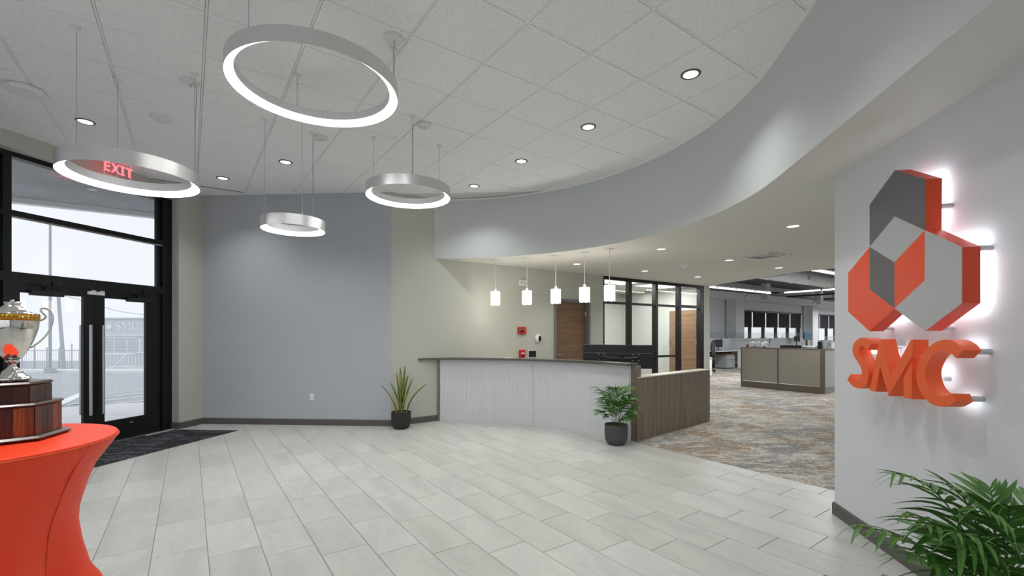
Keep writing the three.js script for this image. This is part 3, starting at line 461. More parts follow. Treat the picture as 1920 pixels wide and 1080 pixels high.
// ---------- reception desk ----------
{
  const desk = thing('reception_desk', 'curved reception desk with ribbed white front, dark top and grey wood return', 'desk', [C0[0], 0, -C0[1]]);
  const R = 3.41, loc = (r, a) => [r * Math.sin(a), r * Math.cos(a)], aL = -0.008, aR = 0.963, aM = 0.4655;
  const front_ = (a0, a1_) => { const n = Math.round((a1_ - a0) * R / 0.024), pts = [];
    for (let i = 0; i < n; i++) for (const [f, o] of [[0, 0], [0.3, 0.0], [0.45, 0.0035], [0.85, 0.0035]]) pts.push(loc(R + o, a0 + (a1_ - a0) * (i + f) / n));
    pts.push(loc(R, a1_)); for (let i = 0; i <= 30; i++) pts.push(loc(R + 0.045, a1_ + (a0 - a1_) * i / 30)); return slab(pts, 0.0, 1.034); };
  part('front_panel', front_(aL, aM - 0.0006), mat.deskWhite, desk); part('front_panel', front_(aM + 0.0006, aR - 0.004), mat.deskWhite, desk);
  const band = (r0, r1, a0, a1_, y0, y1) => slab([...arcPts(0, 0, r0, a0, a1_, 48), ...arcPts(0, 0, r1, a1_, a0, 48)], y0, y1, 0.4);
  { const wn = [-0.5664, 0.8241], wk = wn[0] * (Q[0] - C0[0]) + wn[1] * (Q[1] - C0[1]) - 0.004;
    part('counter_top', slab(clip([[-1.545 - C0[0], 7.455 - C0[1]], ...arcPts(0, 0, 3.335, -0.02, 0.968, 48), ...arcPts(0, 0, 3.57, 0.968, -0.05, 48)], wn[0], wn[1], wk), 1.035, 1.067, 0.4), mat.counter, desk); }
  part('end_panel', metric(band(R - 0.012, R + 0.022, aL - 0.0105, aL - 0.0006, 0, 1.034)), mat.greyWood, desk);
  const p0 = [1.634 - C0[0], 6.247 - C0[1]], p1 = [1.713 - C0[0], 6.183 - C0[1]], back = [0.55 * 0.628, 0.55 * 0.778];
  part('end_panel', metric(slab([p0, p1, [p1[0] + 0.075, p1[1] + 0.095], [p0[0] + 0.075, p0[1] + 0.095]], 0, 1.034)), mat.greyWood, desk);
  const w0 = [1.712, 6.19], w1 = [3.326, 7.62], wl_ = Math.hypot(w1[0] - w0[0], w1[1] - w0[1]), wt = turnOf(w0, w1);
  const wing = part('return_panel', box(wl_, 0.86, 0.13, wl_ / 2, 0.43, -0.065, 0.002), mat.greyWood, desk); wing.position.set(w0[0] - C0[0], 0, -(w0[1] - C0[1])); wing.rotation.y = wt;
  const top = part('return_ledge', box(wl_ + 0.005, 0.016, 0.2, wl_ / 2, 0.868, -0.09, 0.003), mat.wingTop, desk); top.position.copy(wing.position); top.rotation.y = wt;
  part('work_surface', band(3.5, 4.22, 0.2, 0.9, 0.715, 0.745), mat.wingTop, desk);
  const ws = part('work_surface', box(wl_ - 0.1, 0.03, 0.55, wl_ / 2, 0.73, -0.4, 0.003), mat.wingTop, desk); ws.position.copy(wing.position); ws.rotation.y = wt;
  part('pedestal', M([box(0.4, 0.71, 0.5, 0.55, 0.355, -3.86, 0.004, -0.15), box(0.4, 0.71, 0.5, 2.6, 0.355, -2.75, 0.004, -0.75)]), mat.greyWood, desk);
  const s = thing('desk_sheet', 'small white sheet lying on the dark counter below the red pull station', 'paper', [rec(2.5)[0] - 0.2, 1.0672, -rec(2.5)[1] + 1.02]); part('sheet', slab(arcPts(0, 0, 0.1, 0, 6.28, 4).slice(0, 4).map(([x, d]) => [x, d * 0.6]), 0, 0.0015), mat.paper, s);
}
function monitor(label, [X, D], y, turn, w, h, screenMat, stand, tilt = 0) {
  const t = thing('monitor', label, 'monitor', [X, y, -D], turn), c = stand + h / 2;
  part('back_shell', M([box(w, h, 0.022, 0, c, -0.011, 0.006), box(w * 0.96, h * 0.55, 0.02, 0, c - h * 0.12, -0.03, 0.008)]), mat.dark, t);
  part('screen', box(w - 0.02, h - 0.025, 0.002, 0, c + 0.004, 0.001), screenMat, t);
  return t;
}
{ // two monitors back to the lobby on a twin arm
  const m1 = [1.44, 7.22], m2 = [1.9, 6.98];
  for (const [p, tn, s, bx] of [[m1, 2.8, 'left one, behind the counter', 0], [m2, 2.95, 'right one, above the lower return', 0]]) {
    const t = monitor('black desk monitor seen from the back, ' + s, p, 0.935, tn, p === m1 ? 0.61 : 0.5, 0.365, mat.dark, 0);
    part('mount_plate', box(0.1, 0.1, 0.012, 0, 0.17, -0.045, 0.002), mat.black, t); part('mount_screws', M([[-1, -1], [1, -1], [-1, 1], [1, 1]].map(([a, b]) => new THREE.CylinderGeometry(0.007, 0.007, 0.006, 10).rotateX(Math.PI / 2).translate(a * 0.045, 0.17 + b * 0.045, -0.052))), mat.steel, t, 'steel screws of the mounting plate');
  }
  const t = thing('desk_mount', 'black twin monitor arm with steel screws behind the two monitors', 'monitor stand', [1.69, 0.745, -6.98]);
  part('pole', M([cyl(0.02, 0.4, 0, 0.2, 0, 16), box(0.1, 0.02, 0.1, 0, 0.01, 0, 0.003)]), mat.black, t);
  const hit = (p) => V(p[0] - 1.69, 0.36, -(p[1] - 6.98) + 0.06);
  for (const p of [m1, m2]) { const h = hit(p), mid = h.clone().multiplyScalar(0.5).add(V(0, 0.17, 0.05)); const a = part('arm', M([rod(V(0, 0.34, 0), mid, 0.016), rod(mid, h, 0.014)]), mat.black, t); part('joint', M([new THREE.SphereGeometry(0.022, 14, 10).translate(mid.x, mid.y, mid.z), new THREE.SphereGeometry(0.02, 14, 10).translate(h.x, h.y, h.z)]), mat.black, a); }
  part('cable_loop', tube([V(0.02, 0.3, 0.02), V(0.1, 0.2, 0.08), V(0.2, 0.28, 0.07), V(0.24, 0.36, 0.06)], 0.005, 24, 6), mat.black, t);
}
// things on the reception wall (local x along the wall, z into the room)
const onRec = (name, label, cat, t, y) => { const p = rec(t); return thing(name, label, cat, [p[0], y, -p[1]], recTurn); };
{
  let t = onRec('fire_alarm_panel', 'red fire alarm annunciator panel with green display on the reception wall', 'alarm panel', 2.546, 1.535);
  part('case', box(0.19, 0.135, 0.05, 0, 0, 0.025, 0.012), mat.red, t); part('display', box(0.085, 0.03, 0.004, -0.015, 0.022, 0.051), mat.green, t); part('keypad', box(0.09, 0.035, 0.004, -0.012, -0.02, 0.051), mat.dark, t); part('key_switch', M([box(0.022, 0.02, 0.006, 0.06, 0.024, 0.051), box(0.03, 0.02, 0.006, 0.062, -0.026, 0.051)]), mat.greyMetal, t);
  t = onRec('wall_camera', 'white oval door station with a black lens on the reception wall', 'intercom', 2.945, 1.38);
  part('body', new THREE.SphereGeometry(1, 28, 18).scale(0.085, 0.082, 0.04).translate(0, 0, 0.015), mat.whitePlastic, t); part('lens_plate', new THREE.SphereGeometry(1, 24, 16).scale(0.046, 0.058, 0.02).translate(0.012, 0, 0.042), mat.dark, t);
  t = onRec('pull_station', 'red fire alarm pull station just above the counter', 'fire alarm', 2.548, 1.09);
  part('case', box(0.12, 0.15, 0.05, 0, 0, 0.025, 0.006), mat.red, t); part('pull_bar', box(0.07, 0.025, 0.012, 0.0, 0.01, 0.054, 0.003), mat.whitePlastic, t); part('cover', box(0.06, 0.035, 0.006, 0, -0.035, 0.052), mat.dark, t);
  t = onRec('wall_screen', 'small black touch screen in a white frame right of the pull station', 'wall screen', 2.8, 1.081);
  part('bezel', box(0.2, 0.155, 0.018, 0, 0, 0.009, 0.006), mat.whitePlastic, t); part('screen', box(0.178, 0.128, 0.004, 0, 0, 0.018), mat.dark, t);
  t = onRec('alarm_horn', 'white alarm horn strobe high on the reception wall behind the pendants', 'alarm', 2.56, 2.44);
  part('case', box(0.19, 0.115, 0.05, 0, 0, 0.025, 0.02), mat.whitePlastic, t); part('strobe', new THREE.SphereGeometry(0.02, 16, 12).scale(1, 1, 0.6).translate(-0.045, 0.0, 0.052), mat.steel, t); part('grille', M([0, 1, 2, 3].map((i) => box(0.06, 0.005, 0.004, 0.04, -0.024 + i * 0.015, 0.051))), mat.greyMetal, t);
  const u = -2.0; const op = 1.9; // socket on the grey wall
  const px = (585 - 960) / 850, tk = (px * K[1] - K[0]) / ((Q[0] - K[0]) - px * (Q[1] - K[1])), o = [K[0] + (Q[0] - K[0]) * tk, K[1] + (Q[1] - K[1]) * tk];
  t = thing('wall_outlet', 'white double power outlet low on the grey back wall', 'outlet', [o[0], 0.455, -o[1]], turnOf(K, Q));
  part('plate', box(0.07, 0.115, 0.006, 0, 0, 0.003, 0.002), mat.whitePlastic, t); for (const y of [0.027, -0.027]) part('socket', new THREE.CylinderGeometry(0.017, 0.017, 0.003, 20).rotateX(Math.PI / 2).translate(0, y, 0.007), mat.whitePlastic, t);
}

// ---------- ceiling fittings ----------
{
  let t = thing('access_point', 'white octagonal wireless access point on the ceiling, far left', 'access point', [-4.481, HIGH - 0.045, -4.176], 0.5);
  const oct = (r, k) => arcPts(0, 0, r, Math.PI / 8, Math.PI / 8 + Math.PI * 2, 8).slice(0, 8);
  part('shell', extr(poly(oct(0.135)), 0.022, 0.012).rotateX(-Math.PI / 2).translate(0, 0.006, 0), mat.whitePlastic, t); part('mount', cyl(0.09, 0.014, 0, 0.035, 0, 8), mat.dark, t);
  t = thing('smoke_detector', 'round white smoke detector on the lay-in ceiling above the entrance ring', 'smoke detector', [-3.665, HIGH - 0.006, -4.742]);
  part('base', lathe([[0.0, -0.018], [0.09, -0.018], [0.1, -0.006], [0.1, 0]], 40), mat.whitePlastic, t); part('chamber', lathe([[0, -0.05], [0.03, -0.05], [0.042, -0.036], [0.045, -0.018]], 32), mat.whitePlastic, t);
  t = thing('smoke_detector', 'small white smoke detector in the low soffit before the open office', 'smoke detector', [3.197, LOW, -8.388]);
  part('base', lathe([[0, -0.03], [0.07, -0.03], [0.085, 0]], 32), mat.whitePlastic, t); part('chamber', lathe([[0, -0.075], [0.035, -0.075], [0.05, -0.03]], 28), mat.whitePlastic, t);
  t = thing('ceiling_vent', 'square white ceiling air vent in the low soffit near the office', 'vent', [4.092, LOW, -7.39], turnOf([3.669, 7.514], [4.167, 7.785]));
  const fr = (s, w, y) => M([box(s, 0.012, w, 0, y, s / 2 - w / 2, 0.003), box(s, 0.012, w, 0, y, -s / 2 + w / 2, 0.003), box(w, 0.012, s - 2 * w, s / 2 - w / 2, y, 0, 0.003), box(w, 0.012, s - 2 * w, -s / 2 + w / 2, y, 0, 0.003)]);
  part('frame', fr(0.6, 0.05, -0.006), mat.whitePlastic, t); part('vane', fr(0.46, 0.045, -0.016), mat.whitePlastic, t); part('vane', fr(0.33, 0.03, -0.012), mat.greyMetal, t); part('throat', box(0.5, 0.004, 0.5, 0, -0.002, 0), std('#c4c6c7', 0.6), t);
  const a = [-5.3, 6.55], b = [-4.284, 7.219], l = Math.hypot(b[0] - a[0], b[1] - a[1]);
  t = thing('slot_diffuser', 'long dark slot air diffuser in the ceiling by the back left corner', 'vent', [(a[0] + b[0]) / 2, HIGH - 0.006, -(a[1] + b[1]) / 2], turnOf(a, b));
  part('frame', M([box(l, 0.01, 0.014, 0, -0.003, 0.03, 0.002), box(l, 0.01, 0.014, 0, -0.003, -0.03, 0.002)]), mat.whitePlastic, t); part('slot', box(l, 0.006, 0.05, 0, -0.001, 0), mat.black, t); part('blade', box(l, 0.008, 0.008, 0, -0.004, 0), mat.darkTrim, t);
}
const font = await new FontLoader().loadAsync('fonts/droid/droid_sans_bold.typeface.json'), serif = await new FontLoader().loadAsync('fonts/droid/droid_serif_regular.typeface.json');
const text = (s, f, size, depth) => { const g = new TextGeometry(s, { font: f, size, depth, curveSegments: 6 }); g.computeBoundingBox(); const b = g.boundingBox; g.translate(-(b.min.x + b.max.x) / 2, -(b.min.y + b.max.y) / 2, 0); return g; };
{ // exit sign
  const z = 0.25, p = [sfAt[0] + Math.cos(th) * z - 1.0 * Math.sin(th), sfAt[1] - Math.sin(th) * z - 1.0 * Math.cos(th)];
  const t = thing('exit_sign', 'clear edge-lit EXIT sign with red letters hanging by the entrance doors', 'exit sign', [p[0], 3.505, -p[1]], sfTurn);
  part('housing', box(0.33, 0.025, 0.06, 0, 0.2105, 0, 0.004), mat.whitePlastic, t);
  part('panel', box(0.32, 0.2, 0.001, 0, 0.1, 0), phy('#fff2f4', 0.02, { transmission: 1, thickness: 0 }), t);
  part('panel_edge', M([box(0.004, 0.2, 0.006, 0.162, 0.1, 0), box(0.004, 0.2, 0.006, -0.162, 0.1, 0), box(0.328, 0.004, 0.006, 0, -0.002, 0)]), exitEdge, t);
  part('letters', text('EXIT', font, 0.125, 0.003).translate(0.01, 0.105, 0.002), exitGlow, t);
  const l = new THREE.PointLight('#ff3050', LEVEL.exit, 0, 2); l.position.set(0, 0.1, 0.04); l.castShadow = true; t.add(l);
  const l2 = l.clone(); l2.position.z = -0.04; t.add(l2);
}

// ---------- the wall sign (local x along the wall toward the camera, y height, z off the wall) ----------
const signTurn = turnOf(side(0), side(1)), onSign = (name, label, cat, s, h) => { const p = side(s); return thing(name, label, cat, [p[0], h, -p[1]], signTurn, undefined); };
const Z0 = 0.062, ZD = 0.08;
function pegs(t, s0, h0, list) { for (const [s, h] of list) part('standoff', new THREE.CylinderGeometry(0.0145, 0.0145, Z0 + 0.02, 20).rotateX(Math.PI / 2).translate(s - s0, h - h0, (Z0 + 0.02) / 2), mat.peg, t); }
function halo(t, s0, h0, list) {
  for (const [s, h, w, hh] of list) { part('led_strip', box(w * 0.9, hh * 0.9, 0.008, s - s0, h - h0, Z0 - 0.006), haloGlow, t); area(t, w, hh, LEVEL.halo, new THREE.Color(0.88, 0.96, 1), [s - s0, h - h0, Z0 - 0.012], 0, 0); }
}
{
  const s0 = 0.97, h0 = 1.9, t = onSign('logo_sign', 'large logo of three joined hexagons in grey, silver and orange, halo lit on the wall', 'sign', s0, h0);
  const P = { A: [0.97, 2.468], B: [1.219, 2.329], C: [1.217, 2.046], D: [0.969, 2.186], E: [0.722, 2.047], F: [0.722, 2.327], G: [0.967, 1.907], R1: [1.467, 1.905], R2: [1.467, 1.624], R3: [1.22, 1.486], H: [0.967, 1.625], L1: [0.721, 1.487], L2: [0.472, 1.63], L3: [0.472, 1.907], J: [0.722, 1.766], I: [1.216, 1.767] };
  const at = (k) => k.split(' ').map((n) => [P[n][0] - s0, P[n][1] - h0]);
  part('sign_body', extr(poly(at('A F E L3 L2 L1 H R3 R2 R1 C B')), ZD).translate(0, 0, Z0), mat.signSide, t);
  const face = (k, m, label) => part('face_panel', extr(poly(at(k)), 0.003).translate(0, 0, Z0 + ZD), m, t, label);
  face('A F E D C B', mat.signDark, 'dark grey upper face'); face('D E G C', mat.signLight, 'silver top diamond'); face('E L3 L2 L1 H J', mat.signOrange, 'orange lower left face'); face('E J H G', mat.signDark, 'dark grey inner diamond'); face('G H I C', mat.signOrange, 'orange inner diamond'); face('C I H R3 R2 R1', mat.signLight, 'silver right face');
  pegs(t, s0, h0, [[1.198, 2.181], [1.445, 1.901], [0.708, 1.512], [1.209, 1.506], [0.8, 2.3], [0.55, 1.85]]);
  halo(t, s0, h0, [[0.97, 2.22, 0.4, 0.34], [1.27, 1.78, 0.34, 0.4], [0.7, 1.76, 0.34, 0.4]]);
}
{ // three cut letters
  const sp = (pts) => new THREE.SplineCurve(pts.map(([x, y]) => new THREE.Vector2(x, y)));
  const letter = (label, s0, shapes, peg, hl) => { const h0 = 1.26, t = onSign('sign_letter', label, 'sign letter', s0, h0);
    shapes.forEach((pts) => part('letter_body', toCreasedNormals(extr(poly(pts.map((p) => [(p.x ?? p[0]) - s0, (p.y ?? p[1]) - h0])), ZD), 0.5).translate(0, 0, Z0), mat.letterOrange, t)); pegs(t, s0, h0, peg); halo(t, s0, h0, hl); };
  const S = [...sp([[0.733, 1.405], [0.705, 1.43], [0.665, 1.442], [0.62, 1.442], [0.575, 1.428], [0.54, 1.405], [0.522, 1.37], [0.524, 1.333], [0.545, 1.305], [0.58, 1.278], [0.612, 1.246], [0.63, 1.212], [0.628, 1.182], [0.61, 1.16], [0.582, 1.15], [0.545, 1.157], [0.497, 1.183]]).getPoints(60), ...sp([[0.456, 1.141], [0.5, 1.11], [0.545, 1.096], [0.6, 1.093], [0.65, 1.108], [0.685, 1.138], [0.703, 1.18], [0.703, 1.215], [0.687, 1.248], [0.655, 1.277], [0.618, 1.308], [0.595, 1.338], [0.592, 1.362], [0.606, 1.38], [0.632, 1.388], [0.66, 1.381], [0.696, 1.362]]).getPoints(60)];
  letter('orange halo lit letter S on the wall, first of three', 0.6, [S], [[0.7, 1.4]], [[0.6, 1.36, 0.08, 0.06], [0.62, 1.16, 0.08, 0.06]]);
  letter('orange halo lit letter M on the wall, between the S and the C', 0.91, [[[0.717, 1.094], [0.822, 1.437], [0.84, 1.437], [0.925, 1.207], [1.104, 1.437], [1.119, 1.437], [1.119, 1.352], [0.907, 1.083], [0.824, 1.262], [0.782, 1.094]], [[1.042, 1.213], [1.111, 1.308], [1.111, 1.092], [1.042, 1.092]]], [[0.818, 1.4], [1.08, 1.2]], [[0.84, 1.3, 0.05, 0.16], [1.07, 1.24, 0.06, 0.2]]);
  const C = [...sp([[1.472, 1.387], [1.446, 1.414], [1.411, 1.432], [1.369, 1.44], [1.327, 1.436], [1.277, 1.419], [1.225, 1.384], [1.183, 1.334], [1.155, 1.281], [1.147, 1.236], [1.155, 1.19], [1.18, 1.145], [1.213, 1.112], [1.254, 1.091], [1.299, 1.083], [1.343, 1.086], [1.385, 1.1], [1.423, 1.127]]).getPoints(70), ...sp([[1.403, 1.163], [1.375, 1.15], [1.338, 1.142], [1.299, 1.145], [1.26, 1.162], [1.231, 1.195], [1.217, 1.238], [1.219, 1.277], [1.24, 1.318], [1.271, 1.354], [1.31, 1.376], [1.354, 1.383], [1.39, 1.373], [1.429, 1.347]]).getPoints(60)];
  letter('orange halo lit letter C on the wall, last of three', 1.31, [C], [[1.441, 1.381], [1.183, 1.219], [1.4, 1.137]], [[1.36, 1.41, 0.14, 0.04], [1.185, 1.24, 0.05, 0.14], [1.33, 1.115, 0.14, 0.04]]);
}

// ---------- trophy on its cocktail table ----------
{
  const tx = -1.955, td = 1.67, prof = [[0, 0.4], [0.12, 0.395], [0.3, 0.37], [0.461, 0.331], [0.519, 0.297], [0.631, 0.272], [0.72, 0.2605], [0.78, 0.265], [0.877, 0.289], [0.947, 0.314], [1.005, 0.352], [1.045, 0.379], [1.058, 0.384]];
  const rad = (h) => { for (let i = 1; i < prof.length; i++) if (h <= prof[i][0]) { const [h0, r0] = prof[i - 1], [h1, r1] = prof[i], k = (h - h0) / (h1 - h0); return r0 + (r1 - r0) * k; } return 0.384; };
  const t = thing('cocktail_table', 'tall round cocktail table under a stretched bright orange cover', 'table', [tx, 0, -td]);
  const NA = 96, hs = []; for (let i = 0; i <= 56; i++) hs.push(1.058 * i / 56);
  const P = [], I = [];
  const rows = hs.map((h) => ({ h, r: (a) => { const lobe = 0.5 + 0.5 * Math.cos(4 * (a - 0.83)), k = sm(0.95, 0.35, h); return rad(h) * (1 - 0.3 * k * (1 - Math.pow(lobe, 0.8))); } }));
  rows.push({ h: 1.0655, r: () => 0.379 }, { h: 1.067, r: () => 0.372 }, { h: 1.067, r: () => 0.2 }, { h: 1.067, r: () => 0.0001 });
  rows.forEach((w) => { for (let j = 0; j <= NA; j++) { const a = j / NA * Math.PI * 2; P.push(w.r(a) * Math.cos(a), w.h, -w.r(a) * Math.sin(a)); } });
  for (let i = 0; i < rows.length - 1; i++) for (let j = 0; j < NA; j++) { const a = i * (NA + 1) + j, b = a + NA + 1; I.push(a, a + 1, b, a + 1, b + 1, b); }
  const g = new THREE.BufferGeometry(); g.setAttribute('position', new THREE.BufferAttribute(new Float32Array(P), 3)); g.setIndex(I); g.computeVertexNormals(); g.setAttribute('uv', new THREE.BufferAttribute(new Float32Array(P.length / 3 * 2), 2));
  part('table_cover', g, phy('#ff4316', 0.5, { sheen: 0.1, sheenColor: new THREE.Color('#ff9a80'), sheenRoughness: 0.5 }), t);
  const seamA = [-1.52, 0.05, 1.62, 3.19];
  seamA.forEach((a) => part('seam', tube(hs.filter((h, i) => i % 4 === 0 && h > 0.02).map((h) => { const r = rows[Math.round(h / 1.058 * 56)].r(a) + 0.0005; return V(r * Math.cos(a), h, -r * Math.sin(a)); }), 0.0022, 60, 6), std('#d9431b', 0.65), t));
  part('hem_ring', new THREE.TorusGeometry(0.382, 0.004, 8, 96).rotateX(Math.PI / 2).translate(0, 1.055, 0), std('#ee5526', 0.6), t);
}
{
  const t = thing('trophy', 'silver two-handled trophy cup with gold band on a stepped walnut base', 'trophy', [-1.945, 1.067, -1.745], 0);
  const ph = 46 * Math.PI / 180, hex = (R) => { const o = []; for (let i = 0; i < 6; i++) { const a = ph + i * Math.PI / 3; o.push([R * Math.cos(a - Math.PI / 3), R * Math.sin(a - Math.PI / 3)]); } return o; };
  const wood = ['#9a7a66', '#ffdcb8', '#6d4c3c', '#c8a080', '#7c5a48'].map((c) => phy(c, 0.3, { map: T.walnut, clearcoat: 0.35, clearcoatRoughness: 0.2 }));
  const tier = (R, y0, y1) => part('wood_block', metric(slab(hex(R - 0.006), y0, y1)), wood[2], t);
  part('plinth', metric(extr(poly(hex(0.168)), 0.004, 0.008).rotateX(-Math.PI / 2).translate(0, 0.008, 0)), wood[2], t);
  const mould = (R, y) => part('moulding', metric(extr(poly(hex(R)), 0.002, 0.006).rotateX(-Math.PI / 2).translate(0, y, 0)), wood[2], t);
  tier(0.152, 0.018, 0.128); mould(0.15, 0.134); tier(0.124, 0.138, 0.206); mould(0.12, 0.212);
  const cup = new THREE.Vector3(0.022, 0, 0); // the cup stands a little off the middle of its base
  // glued staves on the faces
  const stave = (R, y0, y1, widths) => { const ap = (R) * Math.cos(Math.PI / 6), L = R; for (let f = 0; f < 6; f++) { const na = ph - Math.PI / 6 - Math.PI / 3 + f * Math.PI / 3 + Math.PI / 3; let x = -L / 2 + 0.002; widths.forEach((w, i) => { const ww = w * (L - 0.004), m = wood[(i * 2 + f * 3) % 5], b = part('stave', box(ww - 0.0006, y1 - y0, 0.008, x + ww / 2, (y0 + y1) / 2, ap - 0.004, 0.0008), m, t); b.rotation.y = na + Math.PI / 2; x += ww; }); } };
  stave(0.152, 0.019, 0.127, [0.24, 0.18, 0.22, 0.2, 0.16]); stave(0.124, 0.141, 0.205, [0.28, 0.4, 0.32]);
  const y = 0.22, s = 1 / 3092, pt = (a, b) => [(a - 150) * s * 0.71, (1062 - b) * s + y];
  const L_ = (pts) => lathe(pts.map(([a, b]) => pt(a, b)), 72, 1.0);
  part('cup_foot', L_([[150, 1062], [330, 1062], [366, 1048], [370, 1022], [355, 1002], [318, 992], [300, 980], [278, 962], [275, 945], [262, 932], [228, 912], [205, 892], [197, 868], [203, 856], [224, 842], [238, 824], [236, 806], [200, 800], [150, 800]]), mat.silver, t).position.copy(cup);
  const bowl = new THREE.SplineCurve([[150, 812], [235, 800], [282, 762], [330, 698], [372, 630], [410, 560], [440, 480], [460, 410], [471, 338]].map(([a, b]) => new THREE.Vector2(...pt(a, b)))).getPoints(40).map((p) => [p.x, p.y]);
  part('cup_bowl', lathe(bowl, 96, 1.2), mat.silver, t).position.copy(cup);
  part('gold_band', lathe([pt(471, 338), pt(476, 330), pt(477, 300), pt(477, 268), pt(472, 262)], 96, 1.2), mat.gold, t, 'ornate gold band').position.copy(cup);
  const lid = part('cup_lid', L_([[474, 262], [468, 252], [430, 246], [390, 238], [345, 222], [312, 198], [275, 172], [248, 158], [240, 142], [252, 128], [255, 120], [240, 115], [180, 112], [150, 112]]), mat.silver, t);
  lid.position.copy(cup);
  part('finial', new THREE.SphereGeometry(18 * s, 20, 14).translate(0, pt(150, 104)[1], 0), mat.silver, lid);
  const hp = [[468, 338], [510, 320], [541, 292], [524, 258], [488, 225], [478, 200], [500, 184], [540, 186], [580, 205], [612, 245], [626, 300], [620, 355], [596, 430], [545, 512], [470, 590], [395, 645], [352, 668]];
  for (const sgn of [1, -1]) { const g = tube(hp.map(([a, b]) => { const [x, yy] = pt(a, b); return V(sgn * x, yy, 0); }), 0.0035, 90, 10); const h = part('handle', g, mat.silver, t); h.rotation.y = 0.82; h.position.copy(cup); }
}

// ---------- plants ----------
const pot = (t, m, rTop, h) => { part('pot', lathe([[0, 0.003], [rTop * 0.62, 0.0], [rTop * 0.8, h * 0.08], [rTop * 0.94, h * 0.25], [rTop, h * 0.5], [rTop, h], [rTop - 0.012, h], [rTop - 0.014, h * 0.86]], 64, 0.7), m, t); part('soil', new THREE.CircleGeometry(rTop - 0.013, 40).rotateX(-Math.PI / 2).translate(0, h * 0.9, 0), mat.soil, t); };
function ribbon(curve, width, fold, n = 18, lateral) {          // leaf blade along a curve, cupped across
  const P = [], U = [], I = [];
  for (let i = 0; i <= n; i++) { const k = i / n, p = curve.getPoint(k), tg = curve.getTangent(k), sd = lateral.clone().sub(tg.clone().multiplyScalar(lateral.dot(tg))).normalize(), up = sd.clone().cross(tg), w = width(k);
    for (let j = 0; j <= 4; j++) { const q = j / 2 - 1, c = p.clone().addScaledVector(sd, q * w).addScaledVector(up, fold * w * q * q); P.push(c.x, c.y, c.z); U.push(j / 4, k); } }
  for (let i = 0; i < n; i++) for (let j = 0; j < 4; j++) { const a = i * 5 + j; I.push(a, a + 1, a + 5, a + 1, a + 6, a + 5); }
  const g = new THREE.BufferGeometry(); g.setAttribute('position', new THREE.BufferAttribute(new Float32Array(P), 3)); g.setAttribute('uv', new THREE.BufferAttribute(new Float32Array(U), 2)); g.setIndex(I); g.computeVertexNormals(); return g;
}
{
  const t = thing('snake_plant', 'snake plant with yellow-edged leaves in a black pot by the wall corner', 'plant', [-1.727, 0, -7.06]);
  pot(t, mat.potBlack, 0.15, 0.26);
  const leaves = [[-0.31, 0.69, 0.05, 0.026, 0.35], [-0.2, 0.72, -0.08, 0.024, 0.3], [-0.26, 0.655, 0.1, 0.028, 0.4], [-0.012, 0.955, 0.0, 0.034, 0.5], [0.05, 0.975, -0.05, 0.03, 0.5], [-0.06, 0.88, 0.05, 0.03, 0.5], [0.03, 0.9, 0.08, 0.036, 0.5], [0.118, 0.84, 0.02, 0.034, 0.5], [0.165, 0.765, -0.07, 0.026, 0.4], [0.405, 0.7, 0.04, 0.026, 0.3], [0.15, 0.585, 0.09, 0.026, 0.4], [-0.1, 0.47, 0.11, 0.034, 0.6], [0.1, 0.44, 0.12, 0.036, 0.6], [0.06, 0.8, -0.09, 0.032, 0.5], [-0.03, 0.6, 0.1, 0.03, 0.5]];
  leaves.forEach(([x, y, z, w, e]) => { const b = V(x * 0.16 + rr(-0.03, 0.03), 0.23, z * 0.4), c = new THREE.QuadraticBezierCurve3(b, V(x * (0.25 + 0.1 * e), 0.23 + (y - 0.23) * (0.5 + 0.1 * e), z * 0.8), V(x, y, z));
    part('leaf', ribbon(c, (k) => 0.78 * w * (0.55 + 0.75 * k - 0.1 * k * k) * Math.pow(Math.max(0.0001, 1 - Math.pow(k, 5)), 0.8), 0.35, 20, V(Math.cos(z * 9), 0, Math.sin(z * 9))), mat.leaf, t); });
}
// one leaflet lies along +x, folded at its rib, the tip hanging
function leafletGeo(droop, n = 7) {
  const P = [], U = [], I = [];
  for (let i = 0; i <= n; i++) { const k = i / n, w = 0.075 * Math.pow(Math.sin(Math.PI * Math.min(0.999, 0.06 + 0.94 * k)), 0.75) * (1 - 0.25 * k) + 0.002, y = -droop * k * k; P.push(k * (1 - 0.25 * droop * k), y + 0.25 * w, -w, k * (1 - 0.25 * droop * k), y, 0, k * (1 - 0.25 * droop * k), y + 0.25 * w, w); U.push(k, 0, k, 0.5, k, 1); }
  for (let i = 0; i < n; i++) for (let j = 0; j < 2; j++) { const a = i * 3 + j; I.push(a, a + 1, a + 3, a + 1, a + 4, a + 3); }
  const g = new THREE.BufferGeometry(); g.setAttribute('position', new THREE.BufferAttribute(new Float32Array(P), 3)); g.setAttribute('uv', new THREE.BufferAttribute(new Float32Array(U), 2)); g.setIndex(I); g.computeVertexNormals(); return g;
}
const leafletShapes = [0.3, 0.55, 0.85].map((d) => leafletGeo(d));
